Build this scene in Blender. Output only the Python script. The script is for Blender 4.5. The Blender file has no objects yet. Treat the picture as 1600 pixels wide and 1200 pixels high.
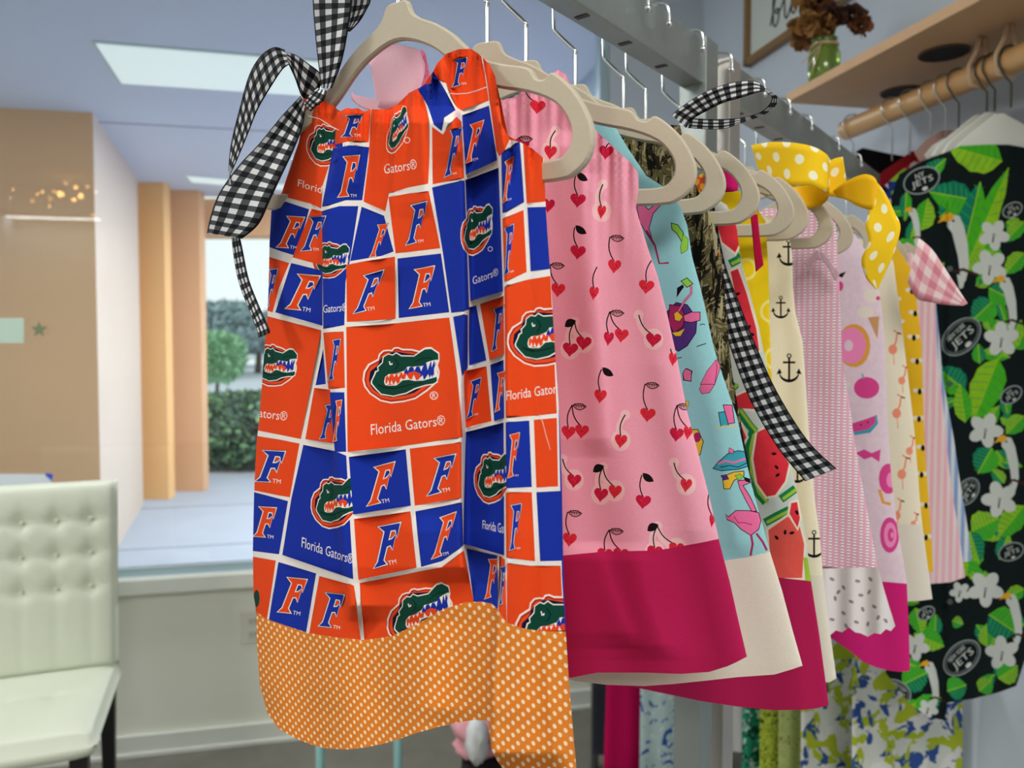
import bpy, bmesh, math, random
import numpy as np
from mathutils import Vector, Matrix
from mathutils.geometry import delaunay_2d_cdt
random.seed(7); rng = np.random.default_rng(7)
SC = bpy.context.scene; COL = SC.collection
# ------------------------------------------------------------------ camera
FPX = 1180.0; PITCH = math.radians(2.2); CY = 520 + FPX*math.tan(PITCH); EYE = 1.5
cam_d = bpy.data.cameras.new('camera'); cam = bpy.data.objects.new('camera', cam_d); COL.objects.link(cam)
cam.location = (0, 0, EYE); cam.rotation_euler = (math.pi/2 - PITCH, 0, 0)
cam_d.sensor_width = 36; cam_d.lens = FPX/1600*36; cam_d.shift_y = (CY-600)/1600
cam_d.dof.use_dof = True; cam_d.dof.focus_distance = 0.5; cam_d.dof.aperture_fstop = 9.0
cam_d.clip_start = 0.02
SC.camera = cam
# ------------------------------------------------------------------ world, lights, exposure
w = bpy.data.worlds.new('overcast_sky'); SC.world = w; w.use_nodes = True
nt = w.node_tree; bg = nt.nodes['Background']
tc = nt.nodes.new('ShaderNodeTexCoord'); sep = nt.nodes.new('ShaderNodeSeparateXYZ'); rp = nt.nodes.new('ShaderNodeValToRGB')
nt.links.new(tc.outputs['Generated'], sep.inputs[0]); nt.links.new(sep.outputs['Z'], rp.inputs[0])
rp.color_ramp.elements[0].position = 0.0; rp.color_ramp.elements[0].color = (0.94, 0.98, 1.0, 1)
rp.color_ramp.elements[1].position = 0.6; rp.color_ramp.elements[1].color = (0.93, 0.97, 1.0, 1)
nt.links.new(rp.outputs[0], bg.inputs[0]); bg.inputs[1].default_value = 1.15
def area(name, loc, target, sx, sy, power, col=(1, 1, 1)):
    l = bpy.data.lights.new(name, 'AREA'); l.shape = 'RECTANGLE'; l.size = sx; l.size_y = sy; l.energy = power; l.color = col
    o = bpy.data.objects.new(name, l); COL.objects.link(o); o.location = loc
    o.rotation_euler = (Vector(target)-Vector(loc)).to_track_quat('-Z', 'Y').to_euler()
    return o
area('walkway_fill', (-0.5, 4.8, 2.80), (-0.5, 4.8, 0), 1.1, .4, 75, (1, .98, .97))  # added fill behind the front dress, brightens soffit and walk
area('walkway_fill', (-0.9, 6.6, 2.80), (-0.9, 6.6, 0), 1.1, .4, 75, (1, .98, .97))  # second added fill, deeper in the walk and also out of sight
area('ceiling_light', (-3.0, -.3, 3.0), (-3.0, -.3, 0), 1.2, 0.6, 75, (1, .97, .92))
area('ceiling_light', (.35, -.9, 3.0), (.35, -.9, 0), 1.2, 0.6, 42, (1, .97, .92))
area('ceiling_light', (.9, -2.63, 3.0), (.9, -2.63, 0), 1.2, 0.6, 40, (1, .97, .92))
area('ceiling_light', (-1.38, 2.18, 3.0), (-1.38, 2.18, 0), 1.0, 0.3, 26, (.97, .98, 1))  # added fill above the frame to brighten the wall below the window
SC.view_settings.view_transform = 'Standard'; SC.view_settings.look = 'None'
SC.view_settings.gamma = 1; SC.view_settings.use_curve_mapping = False
SC.view_settings.exposure = 0.0
# ------------------------------------------------------------------ geometry of the view
CA, SA = math.cos(PITCH), math.sin(PITCH)
def rays(px, py):
    px = np.asarray(px, float); py = np.asarray(py, float)
    x = (px-800)/FPX; y = (CY-py)/FPX
    return np.stack([x, CA + y*SA, -SA + y*CA], -1)
RD = np.array([.606, .795]); RD /= np.linalg.norm(RD); UD = np.array([RD[1], -RD[0]])
O0 = np.array([-.071, .48])
def on_rack(px, py, t):                     # point of the plane across the rail at distance t along it
    d = rays(px, py); k = (O0 @ RD + np.asarray(t))/(d[..., :2] @ RD)
    p = d*k[..., None]; p[..., 2] += EYE
    return p
def sz(px, py, t):
    p = on_rack(px, py, t); return (p[..., :2]-O0) @ UD, p[..., 2]
def proj(p):
    p = np.asarray(p, float); q = p - np.array([0, 0, EYE])
    dep = q[..., 1]*CA - q[..., 2]*SA; up = q[..., 1]*SA + q[..., 2]*CA
    return 800 + FPX*q[..., 0]/dep, CY - FPX*up/dep
def rack3(s, t, z):
    xy = O0 + RD*t + UD*s; return (xy[0], xy[1], z)
RA = math.radians(12); RN = np.array([math.cos(RA), math.sin(RA)]); RM = np.array([-RN[1], RN[0]])
def room(a, b, z=0): p = RN*a + RM*b; return (p[0], p[1], z)
ROWB = .93
def on_b(px, py, b):                        # plane facing the camera in room axes at distance b
    d = rays(px, py); k = np.asarray(b)/(d[..., :2] @ RM); p = d*k[..., None]; p[..., 2] += EYE; return p
def mirror_lamp(x0, y0, x1, y1, zz, wdt, rad):   # strip lamp whose reflection shows in the window glass
    e = []
    for x, y in ((x0, y0), (x1, y1)):
        d = rays([x], [y])[0]; k = zz/d[2]; q = d*k; e.append((q[:2] @ RN, 2*2.87-q[:2] @ RM))
    (a0, b0), (a1, b1) = e; L = math.hypot(a1-a0, b1-b0); c = room((a0+a1)/2, (b0+b1)/2, zz+EYE)
    l = bpy.data.lights.new('strip_lamp', 'AREA'); l.shape = 'RECTANGLE'; l.size = L; l.size_y = wdt; l.energy = rad*math.pi*L*wdt; l.color = (1, 1, .95)
    o = bpy.data.objects.new('strip_lamp', l); COL.objects.link(o); o.location = c; o.rotation_euler = (0, 0, RA+math.atan2(b1-b0, a1-a0))
mirror_lamp(-120, 335, 155, 343, 1.45, .18, 14)
# ------------------------------------------------------------------ materials
def lin(c):
    c = np.array(c, float)/255; return tuple(np.where(c <= .04045, c/12.92, ((c+.055)/1.055)**2.4)) + (1.0,)
MATS = {}
def mat(name, col, rough=.85, metal=0, bump=0, bscale=300, var=0, vscale=60, alpha=1, trans=0, sheen=0, emit=0, spec=None, subs=0):
    if name in MATS: return MATS[name]
    m = bpy.data.materials.new(name); m.use_nodes = True; MATS[name] = m
    n = m.node_tree.nodes; L = m.node_tree.links; b = n['Principled BSDF']
    c = lin(col); b.inputs['Base Color'].default_value = c; b.inputs['Roughness'].default_value = rough
    b.inputs['Metallic'].default_value = metal; b.inputs['Alpha'].default_value = alpha
    b.inputs['Transmission Weight'].default_value = trans; b.inputs['Sheen Weight'].default_value = sheen
    if spec is not None: b.inputs['Specular IOR Level'].default_value = spec
    if emit: b.inputs['Emission Color'].default_value = c; b.inputs['Emission Strength'].default_value = emit
    t = n.new('ShaderNodeTexCoord')
    if var:
        ns = n.new('ShaderNodeTexNoise'); ns.inputs['Scale'].default_value = vscale; ns.inputs['Detail'].default_value = 4
        L.new(t.outputs['Object'], ns.inputs['Vector'])
        mx = n.new('ShaderNodeMix'); mx.data_type = 'RGBA'
        mx.inputs[6].default_value = tuple(min(1, k*(1+var)) for k in c[:3])+(1,); mx.inputs[7].default_value = tuple(k*(1-var) for k in c[:3])+(1,)
        L.new(ns.outputs['Fac'], mx.inputs[0]); L.new(mx.outputs[2], b.inputs['Base Color'])
    if bump:
        ns = n.new('ShaderNodeTexNoise'); ns.inputs['Scale'].default_value = bscale; ns.inputs['Detail'].default_value = 3
        L.new(t.outputs['Object'], ns.inputs['Vector'])
        bp = n.new('ShaderNodeBump'); bp.inputs['Strength'].default_value = bump; bp.inputs['Distance'].default_value = .001
        L.new(ns.outputs['Fac'], bp.inputs['Height']); L.new(bp.outputs[0], b.inputs['Normal'])
    return m
def cloth(name, col, **k):
    k.setdefault('bump', .25); k.setdefault('bscale', 1800); k.setdefault('rough', .95); k.setdefault('spec', .15); k.setdefault('var', .06); k.setdefault('vscale', 900)
    return mat(name, col, **k)
class NG:                                     # tiny node-graph helper on UV
    def __init__(s, name, rough=.9, spec=.15):
        s.m = bpy.data.materials.new(name); s.m.use_nodes = True; MATS[name] = s.m
        s.n = s.m.node_tree.nodes; s.L = s.m.node_tree.links; s.b = s.n['Principled BSDF']
        s.b.inputs['Roughness'].default_value = rough; s.b.inputs['Specular IOR Level'].default_value = spec
        uv = s.n.new('ShaderNodeUVMap'); sp = s.n.new('ShaderNodeSeparateXYZ'); s.L.new(uv.outputs[0], sp.inputs[0])
        s.uv = uv.outputs[0]; s.u = sp.outputs[0]; s.v = sp.outputs[1]
    def f(s, op, a, b=None, c=None):
        m = s.n.new('ShaderNodeMath'); m.operation = op
        for i, x in enumerate((a, b, c)):
            if x is None: continue
            if isinstance(x, (int, float)): m.inputs[i].default_value = x
            else: s.L.new(x, m.inputs[i])
        return m.outputs[0]
    def mix(s, fac, a, b):
        m = s.n.new('ShaderNodeMix'); m.data_type = 'RGBA'
        for i, x in ((0, fac), (6, a), (7, b)):
            if isinstance(x, tuple): m.inputs[i].default_value = x
            elif isinstance(x, (int, float)): m.inputs[i].default_value = x
            else: s.L.new(x, m.inputs[i])
        return m.outputs[2]
    def noise(s, scale, detail=3, dist=0, vec=None):
        t = s.n.new('ShaderNodeTexNoise'); t.inputs['Scale'].default_value = scale; t.inputs['Detail'].default_value = detail; t.inputs['Distortion'].default_value = dist
        s.L.new(vec or s.uv, t.inputs['Vector']); return t
    def vor(s, scale, feature='F1'):
        t = s.n.new('ShaderNodeTexVoronoi'); t.feature = feature; t.inputs['Scale'].default_value = scale; s.L.new(s.uv, t.inputs['Vector']); return t
    def out(s, c, bump=None, k=.3, d=.001):
        if isinstance(c, tuple): s.b.inputs['Base Color'].default_value = c
        else: s.L.new(c, s.b.inputs['Base Color'])
        if bump is not None:
            bp = s.n.new('ShaderNodeBump'); bp.inputs['Strength'].default_value = k; bp.inputs['Distance'].default_value = d
            s.L.new(bump, bp.inputs['Height']); s.L.new(bp.outputs[0], s.b.inputs['Normal'])
        return s.m
def gingham(name, dark, mid, light, cu, cv, edge=None):
    g = NG(name); a = g.f('MODULO', g.f('FLOOR', g.f('MULTIPLY', g.u, cu)), 2.0); b = g.f('ABSOLUTE', g.f('MODULO', g.f('FLOOR', g.f('MULTIPLY', g.v, cv)), 2.0))
    s = g.f('ADD', a, b); c = g.mix(g.f('GREATER_THAN', s, .5), lin(light), lin(mid)); c = g.mix(g.f('GREATER_THAN', s, 1.5), c, lin(dark))
    if edge:
        e = g.f('GREATER_THAN', g.f('ABSOLUTE', g.f('SUBTRACT', g.u, .5)), .465); c = g.mix(e, c, lin(edge))
    return g.out(c, g.f('SINE', g.f('MULTIPLY', g.v, cv*25)), .15, .0003)
def dots(name, base, dot, pitch, r, stagger=True):
    g = NG(name); s = 1/pitch
    u = g.f('MULTIPLY', g.u, s); v = g.f('MULTIPLY', g.v, s*2 if stagger else s)
    row = g.f('FLOOR', v); 
    if stagger: u = g.f('ADD', u, g.f('MULTIPLY', g.f('MODULO', g.f('ADD', row, 1000.0), 2.0), .5))
    du = g.f('MULTIPLY', g.f('SUBTRACT', g.f('FRACT', u), .5), pitch); dv = g.f('MULTIPLY', g.f('SUBTRACT', g.f('FRACT', v), .5), pitch/2 if stagger else pitch)
    d = g.f('SQRT', g.f('ADD', g.f('MULTIPLY', du, du), g.f('MULTIPLY', dv, dv)))
    return g.out(g.mix(g.f('LESS_THAN', d, r), lin(base), lin(dot)), g.noise(2500).outputs[0], .15)
# ------------------------------------------------------------------ object helpers
LOCAL = [False]                                # True while a thing's parts are modelled in its own coordinates
def link(name, me, parent=None):
    o = bpy.data.objects.new(name, me); COL.objects.link(o)
    if parent is not None:
        o.parent = parent
        if parent.parent is None and not LOCAL[0]: o.matrix_parent_inverse = parent.matrix_basis.inverted()
    return o
def tag(o, label=None, cat=None, group=None, kind=None):
    if label: o['label'] = label
    if cat: o['category'] = cat
    if group: o['group'] = group
    if kind: o['kind'] = kind
    return o
def thing(name, label, cat, loc=(0, 0, 0), group=None, rot=0):
    o = bpy.data.objects.new(name, None); COL.objects.link(o); o.location = loc; o.rotation_euler = (0, 0, rot); o.empty_display_size = .05
    return tag(o, label, cat, group)
def mesh(name, v, f, mats, parent=None, mi=None, uv=None, smooth=True):
    me = bpy.data.meshes.new(name); me.from_pydata([tuple(map(float, p)) for p in v], [], f)
    for m in (mats if isinstance(mats, (list, tuple)) else [mats]): me.materials.append(m)
    if mi is not None: me.polygons.foreach_set('material_index', np.asarray(mi, np.int32))
    me.polygons.foreach_set('use_smooth', np.full(len(me.polygons), smooth))
    if uv is not None:
        l = me.uv_layers.new(name='UVMap'); idx = np.empty(len(me.loops), np.int32); me.loops.foreach_get('vertex_index', idx)
        l.data.foreach_set('uv', np.asarray(uv, np.float32)[idx].ravel())
    me.update(); return link(name, me, parent)
def bmobj(name, bm, m, parent=None, smooth=False, bevel=0, seg=2):
    if bevel: bmesh.ops.bevel(bm, geom=[e for e in bm.edges if e.calc_face_angle(0) > .6], offset=bevel, segments=seg, affect='EDGES', profile=.6)
    bmesh.ops.recalc_face_normals(bm, faces=bm.faces)
    me = bpy.data.meshes.new(name); bm.to_mesh(me); bm.free(); me.materials.append(m)
    me.polygons.foreach_set('use_smooth', np.full(len(me.polygons), smooth)); return link(name, me, parent)
def box_bm(bm, c, s, rot=0, T=None):
    r = bmesh.ops.create_cube(bm, size=1)
    M = Matrix.Translation(c) @ Matrix.Rotation(rot, 4, 'Z') @ Matrix.Diagonal((*s, 1))
    if T is not None: M = T @ M
    bmesh.ops.transform(bm, matrix=M, verts=r['verts'])
def box(name, c, s, m, parent=None, rot=0, bevel=0, T=None, smooth=False):
    bm = bmesh.new(); box_bm(bm, c, s, rot, T); return bmobj(name, bm, m, parent, smooth, bevel)
RT = Matrix.Rotation(RA, 4, 'Z')
def rbox(name, a0, a1, b0, b1, z0, z1, m, parent=None, bevel=0):
    return box(name, ((a0+a1)/2, (b0+b1)/2, (z0+z1)/2), (a1-a0, b1-b0, z1-z0), m, parent, bevel=bevel, T=RT)
def tube(name, pts, r, m, parent=None, seg=8, closed=False):
    pts = [Vector(p) for p in pts]; n = len(pts); v = []; f = []
    rr = r if isinstance(r, (list, tuple)) else [r]*n
    prev = None
    for i, p in enumerate(pts):
        a = pts[(i-1) % n] if closed or i > 0 else p; b = pts[(i+1) % n] if closed or i < n-1 else p
        t = (b-a).normalized()
        if prev is None: nrm = t.orthogonal().normalized()
        else: nrm = (prev - t*prev.dot(t)).normalized()
        prev = nrm; bi = t.cross(nrm)
        for k in range(seg):
            an = 2*math.pi*k/seg; v.append(p + nrm*math.cos(an)*rr[i] + bi*math.sin(an)*rr[i])
    for i in range(n if closed else n-1):
        for k in range(seg):
            j = (i+1) % n; f.append((i*seg+k, i*seg+(k+1) % seg, j*seg+(k+1) % seg, j*seg+k))
    if not closed: f += [tuple(range(seg))[::-1], tuple((n-1)*seg+k for k in range(seg))]
    return mesh(name, v, f, m, parent)
def smoothline(p, n, closed=False):
    p = np.asarray(p, float); m = len(p); out = []
    rngi = m if closed else m-1
    for i in range(rngi):
        if closed: a, b, c, d = p[(i-1) % m], p[i], p[(i+1) % m], p[(i+2) % m]
        else: a, b, c, d = p[max(i-1, 0)], p[i], p[i+1], p[min(i+2, m-1)]
        for k in range(n):
            t = k/n; out.append(.5*((2*b)+(-a+c)*t+(2*a-5*b+4*c-d)*t*t+(-a+3*b-3*c+d)*t**3))
    if not closed: out.append(p[-1])
    return np.array(out)
# ------------------------------------------------------------------ printed cloth: one conforming triangulation per panel
def area2(p): x, y = p[:, 0], p[:, 1]; return float(np.sum(x*np.roll(y, -1)-np.roll(x, -1)*y))
def inside(P, poly):
    x, y = P[:, 0], P[:, 1]; r = np.zeros(len(P), bool); q = np.roll(poly, -1, 0)
    for (x1, y1), (x2, y2) in zip(poly, q):
        if y1 == y2: continue
        c = ((y1 > y) != (y2 > y)) & (x < (x2-x1)*(y-y1)/(y2-y1)+x1); r ^= c
    return r
def densify(p, step):
    out = []
    for a, b in zip(p, np.roll(p, -1, 0)):
        n = max(1, int(np.hypot(*(b-a))/step)); out += [a+(b-a)*k/n for k in range(n)]
    return np.array(out)
def panel(name, poly, layers, mats, to3d, parent, step=8, extra=(), uvf=None):
    """poly: outline; layers: [(polygon, material index)] painted in order; to3d maps outline coordinates to the draped surface"""
    base = densify(np.asarray(poly, float), step)
    V = []; F = []; LY = []
    def add(p):
        p = np.asarray(p, float)
        if area2(p) < 0: p = p[::-1]
        i = len(V); V.extend(map(tuple, p)); F.append(list(range(i, i+len(p))))
    add(base)
    lo, hi = base.min(0), base.max(0)
    for p, mi in layers:
        p = np.asarray(p, float)
        if p[:, 0].max() < lo[0] or p[:, 0].min() > hi[0] or p[:, 1].max() < lo[1] or p[:, 1].min() > hi[1]: continue
        add(p); LY.append((p, mi))
    gx, gy = np.meshgrid(np.arange(lo[0]+step/2, hi[0], step), np.arange(lo[1]+step/2, hi[1], step)); gx[1::2] += step/2
    G = np.stack([gx.ravel(), gy.ravel()], 1)
    if len(extra): G = np.vstack([G, np.asarray(extra)])
    G = G[inside(G, base)]
    V.extend(map(tuple, G))
    r = delaunay_2d_cdt([Vector(v) for v in V], [], F, 1, 1e-3, False)
    P = np.array([tuple(v) for v in r[0]]); fa = np.array([f[:3] for f in r[2]]); cen = P[fa].mean(1)
    e1 = P[fa[:, 1]]-P[fa[:, 0]]; e2 = P[fa[:, 2]]-P[fa[:, 0]]; ar = np.abs(e1[:, 0]*e2[:, 1]-e1[:, 1]*e2[:, 0])
    ok = inside(cen, base) & (ar > 1e-7); fa = fa[ok]; cen = cen[ok]; srt = np.argsort(cen[:, 0]); cs = cen[srt]; mi = np.zeros(len(fa), np.int32)
    for p, k in LY:
        i0, i1 = np.searchsorted(cs[:, 0], (p[:, 0].min(), p[:, 0].max())); sl = srt[i0:i1]; cc = cen[sl]
        w_ = (cc[:, 1] > p[:, 1].min()) & (cc[:, 1] < p[:, 1].max()); sl = sl[w_]
        if len(sl): mi[sl[inside(cen[sl], p)]] = k
    fv = fa
    X = to3d(P)
    used = np.unique(np.concatenate([np.array(f) for f in fv])); mp = -np.ones(len(P), int); mp[used] = np.arange(len(used))
    fv = [tuple(int(mp[i]) for i in f)[::-1] for f in fv]
    X = X[used]; uv = (uvf or (lambda q: q/1000))(P[used])
    o = mesh(name, X, fv, mats, parent, mi, uv)
    e = .8; Pu = P[used]; dx = to3d(Pu+[e, 0])-to3d(Pu-[e, 0]); dy = to3d(Pu+[0, e])-to3d(Pu-[0, e])
    nn = np.cross(dy, dx); nn /= np.linalg.norm(nn, axis=1)[:, None]+1e-12; cp = np.array([0, 0, EYE])
    g0 = np.cross(X[fv[0][1]]-X[fv[0][0]], X[fv[0][2]]-X[fv[0][0]])
    if g0 @ nn[fv[0][0]] < 0: nn = -nn
    o.data.normals_split_custom_set_from_vertices([tuple(v) for v in nn]); return o
def quadmap(p, q):       # unit-square coordinates -> quad (tl, tr, br, bl) in image coordinates
    p = np.asarray(p, float); q = np.asarray(q, float); x, y = p[:, :1], 1-p[:, 1:]
    return q[0]*(1-x)*(1-y)+q[1]*x*(1-y)+q[2]*x*y+q[3]*(1-x)*y
def rect(x0, y0, x1, y1, sk=0): return [(x0+sk, y0), (x1+sk, y0), (x1, y1), (x0, y1)]
def grow(p, d):
    p = np.asarray(p, float)
    if area2(p) < 0: p = p[::-1]
    a = p-np.roll(p, 1, 0); b = np.roll(p, -1, 0)-p
    na = np.stack([a[:, 1], -a[:, 0]], 1); na /= np.linalg.norm(na, axis=1)[:, None]+1e-9
    nb = np.stack([b[:, 1], -b[:, 0]], 1); nb /= np.linalg.norm(nb, axis=1)[:, None]+1e-9
    n = na+nb; k = np.clip((n*na).sum(1, keepdims=True), .55, 2); return p+n/k*d
def circ(x, y, r, n=12, ry=None, rot=0):
    a = np.arange(n)*2*np.pi/n; ry = ry or r; X = np.cos(a)*r; Y = np.sin(a)*ry
    return np.stack([x+X*math.cos(rot)-Y*math.sin(rot), y+X*math.sin(rot)+Y*math.cos(rot)], 1)
def stroke(p, w):
    p = np.asarray(p, float); d = np.gradient(p, axis=0); d /= np.linalg.norm(d, axis=1)[:, None]+1e-9
    n = np.stack([-d[:, 1], d[:, 0]], 1); w = np.broadcast_to(np.asarray(w, float), (len(p),))[:, None]/2
    return np.vstack([p+n*w, (p-n*w)[::-1]])
_txt = {}
def text_polys(s):       # glyph triangles normalised to width 1, height in the same units
    if s in _txt: return _txt[s]
    cu = bpy.data.curves.new('t', 'FONT'); cu.body = s; cu.resolution_u = 2; cu.size = 1
    o = bpy.data.objects.new('t', cu); COL.objects.link(o); dg = bpy.context.evaluated_depsgraph_get()
    me = o.evaluated_get(dg).to_mesh(); P = np.array([v.co[:2] for v in me.vertices]); T = [list(p.vertices) for p in me.polygons]
    lo = P.min(0); hi = P.max(0); P = (P-lo)/(hi-lo); r = [P[t] for t in T]
    bpy.data.objects.remove(o); bpy.data.curves.remove(cu); _txt[s] = r; return r
def tile(L, dx, dy, n):       # the print carries on round the hidden part of the cloth
    return [(np.asarray(p, float)+[dx*k, dy*k], c) for k in range(n, 0, -1) for p, c in L]+list(L)
def text(s, quad, mi): return [(quadmap(p, quad), mi) for p in text_polys(s) if abs(area2(p)) > 1e-6]
# ------------------------------------------------------------------ THE SETTING
M_wall = mat('lilac_wall_paint', (196, 206, 218), .9, bump=.3, bscale=90, var=.03, vscale=3)
M_wallw = mat('cream_wall_paint', (232, 234, 220), .9, bump=.3, bscale=90, var=.03, vscale=3)
M_white = mat('white_trim_paint', (226, 229, 220), .5)
M_frame = mat('pale_aluminium_frame', (176, 200, 212), .35, metal=.3)
g = NG('grey_floor', .6, .3)
t_ = g.n.new('ShaderNodeTexCoord'); fl = g.noise(7, 6, .5, t_.outputs['Object']).outputs['Fac']
g.out(g.mix(fl, lin((108, 106, 98)), lin((138, 136, 126)))); M_floor = MATS['grey_floor']
W = 2.85; WR = 1.39
def st(o): o['kind'] = 'structure'; return o
BK = -5.2
st(rbox('floor', -4.2, WR+.1, BK, W+.1, -.06, 0, M_floor))
st(rbox('wall_right', WR, WR+.12, BK, W+.15, 0, 3.05, M_wall))
st(rbox('wall_left', -4.32, -4.2, BK, W+.15, 0, 3.05, M_wall)); st(rbox('wall_front', -4.2, WR, BK-.12, BK, 0, 3.05, M_wallw))
st(rbox('ceiling', -4.32, WR+.12, BK-.12, W+.15, 3.05, 3.15, M_white))
bm = bmesh.new()
for a0, a1, z0, z1 in ((-4.2, WR, 0, .60), (-4.2, WR, 2.95, 3.1), (.995, WR, .6, 2.95)):
    box_bm(bm, ((a0+a1)/2, W+.06, (z0+z1)/2), (a1-a0, .12, z1-z0), 0, RT)
wb_ = st(bmobj('wall_back', bm, M_wallw)); wb_.data.materials.append(M_wall)
for p_ in wb_.data.polygons:
    if p_.center.z > .605: p_.material_index = 1
wf = st(box('window_1', tuple((RT @ Vector((-1.6, W+.012, .655)))), (5.2, .03, .03), M_frame, rot=RA))
bm = bmesh.new(); box_bm(bm, (.975, W+.03, 1.8), (.035, .06, 2.3), 0, RT); box_bm(bm, (-1.6, W+.03, 2.93), (5.2, .06, .04), 0, RT)
bmobj('window_frame', bm, M_frame, wf)
sill = rbox('window_sill', -4.2, .99, W-.04, W+.10, .585, .641, M_white, wf, bevel=.006)
M_glass = bpy.data.materials.new('window_glass'); M_glass.use_nodes = True
n_ = M_glass.node_tree.nodes; L_ = M_glass.node_tree.links; n_.remove(n_['Principled BSDF'])
tr = n_.new('ShaderNodeBsdfTransparent'); tr.inputs[0].default_value = (.93, .97, .96, 1); gl = n_.new('ShaderNodeBsdfGlossy'); gl.inputs['Roughness'].default_value = .02
fr = n_.new('ShaderNodeFresnel'); fr.inputs[0].default_value = 1.5; mx = n_.new('ShaderNodeMixShader')
L_.new(fr.outputs[0], mx.inputs[0]); L_.new(tr.outputs[0], mx.inputs[1]); L_.new(gl.outputs[0], mx.inputs[2]); L_.new(mx.outputs[0], n_['Material Output'].inputs[0])
rbox('window_pane', -4.2, .96, W+.02, W+.026, .67, 2.92, M_glass, wf)
bm = bmesh.new(); box_bm(bm, (-1.6, W-.008, .038), (5.2, .016, .076), 0, RT); box_bm(bm, (-1.6, W-.012, .008), (5.2, .024, .016), 0, RT)
st(bmobj('baseboard_back', bm, M_white, bevel=.003))
st(rbox('baseboard_right', WR-.014, WR, BK, W, 0, .08, M_white))
# outside the window: covered walk of the arcade
M_tan = mat('tan_stucco', (232, 184, 142), .95, bump=.5, bscale=60, var=.05, vscale=2)
M_tan2 = mat('orange_tan_stucco', (250, 200, 138), .95, bump=.5, bscale=60, var=.05, vscale=2)
M_tan_lit = mat('lit_side_stucco', (222, 206, 190), .95, bump=.5, bscale=60, var=.04, vscale=2)  # paler tone stands in for light on the block's end face
M_soff = mat('pale_blue_soffit', (204, 212, 228), .9, var=.03, vscale=1)
M_conc = mat('walkway_concrete', (176, 186, 202), .8, var=.08, vscale=3)
M_lot = mat('pale_asphalt', (205, 212, 220), .9, var=.05, vscale=2)
wk = tag(rbox('walkway', -4.5, 3.2, W+.12, 8.3, -.1, 0, M_conc)); st(wk)
for b0 in (4.3, 5.6, 6.9): rbox('joint', -2.2, 3.1, b0, b0+.012, 0, .002, mat('joint_grey', (120, 128, 140)), wk)
ground = st(rbox('ground', -14, 14, 8.3, 40, -.14, -.04, M_lot))
ZS = 1.33+EYE
sf = st(rbox('soffit', -4.5, 3.2, W+.12, 7.9, ZS, ZS+.12, M_soff))
rbox('soffit_joint', -4.5, 3.2, 5.25, 5.262, ZS-.004, ZS+.01, mat('joint_blue', (140, 150, 170)), sf)
def box_px(name, pxl, pxr, D, depth, z0, z1, m, kind='structure'):
    d = rays([pxl, pxr], [520, 520]); p0 = d[0]/d[0][1]*D; p1 = d[1]/d[1][1]*D; c = (p0+p1)/2
    o = box(name, (c[0], c[1]+depth/2, (z0+z1)/2), (abs(p1[0]-p0[0]), depth, z1-z0), m)
    if kind: o['kind'] = kind
    return o
# near wall block: tan front face, end face running back with its light put into a paler colour
def prism(name, pts, z0, z1, mats, mi, parent=None):
    n = len(pts); v = [(x, y, z0) for x, y in pts]+[(x, y, z1) for x, y in pts]
    f = [(i, (i+1) % n, n+(i+1) % n, n+i) for i in range(n)]+[tuple(range(n))[::-1], tuple(range(n, 2*n))]
    return mesh(name, v, f, mats, parent, mi, smooth=False)
def gp(px, D): d = rays([px], [520])[0]; p = d/d[1]*D; return (p[0], p[1])
A_ = gp(152, 4.62); B_ = gp(219, 6.56); 
st(prism('wall_outside', [(A_[0]-2.6, A_[1]-.55), A_, B_, (B_[0]-2.6, B_[1])], 0, ZS, [M_tan, M_tan_lit], [0, 1, 0, 0, 0, 0]))
box_px('pier', 219, 259, 6.75, .13, 0, ZS, M_tan2)
box_px('pier', 262, 314, 7.1, .13, 0, ZS, M_tan)
box_px('beam', 250, 760, 7.55, .35, (520-368)/FPX*7.55+EYE, ZS, M_tan)
st(rbox('porch_end_wall', 1.27, 1.5, W+.15, 7.8, 0, ZS, mat('violet_grey_stucco', (150, 150, 180), .95, var=.05, vscale=2)))
st(rbox('trim_1', 1.20, 1.27, W+.15, 7.8, ZS-.16, ZS, mat('blue_white_trim', (170, 190, 210), .8)))
def soffit_light(pts, label):
    P = []
    for x, y in pts:
        d = rays([x], [y])[0]; k = (ZS-EYE)/d[2]; P.append((d[0]*k, d[1]*k))
    c = np.mean(P, 0); T = thing('soffit_light', label, 'light', (c[0], c[1], ZS))
    prism('diffuser', P, ZS-.012, ZS-.002, [mat('lit_diffuser', (216, 226, 224), .6, emit=.62)], [0]*6, T)
    Q = [tuple(c+(np.array(p)-c)*1.03) for p in P]
    prism('frame', Q, ZS-.006, ZS, [mat('light_frame', (190, 205, 205), .6)], [0]*6, T); return T
soffit_light([(150, 65), (520, 96), (500, 148), (190, 127)], 'large lit rectangular light panel set in the blue ceiling outside the window')
soffit_light([(292, 274), (480, 290), (480, 298), (300, 283)], 'thin far light strip in the ceiling above the end of the covered walk')
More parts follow.
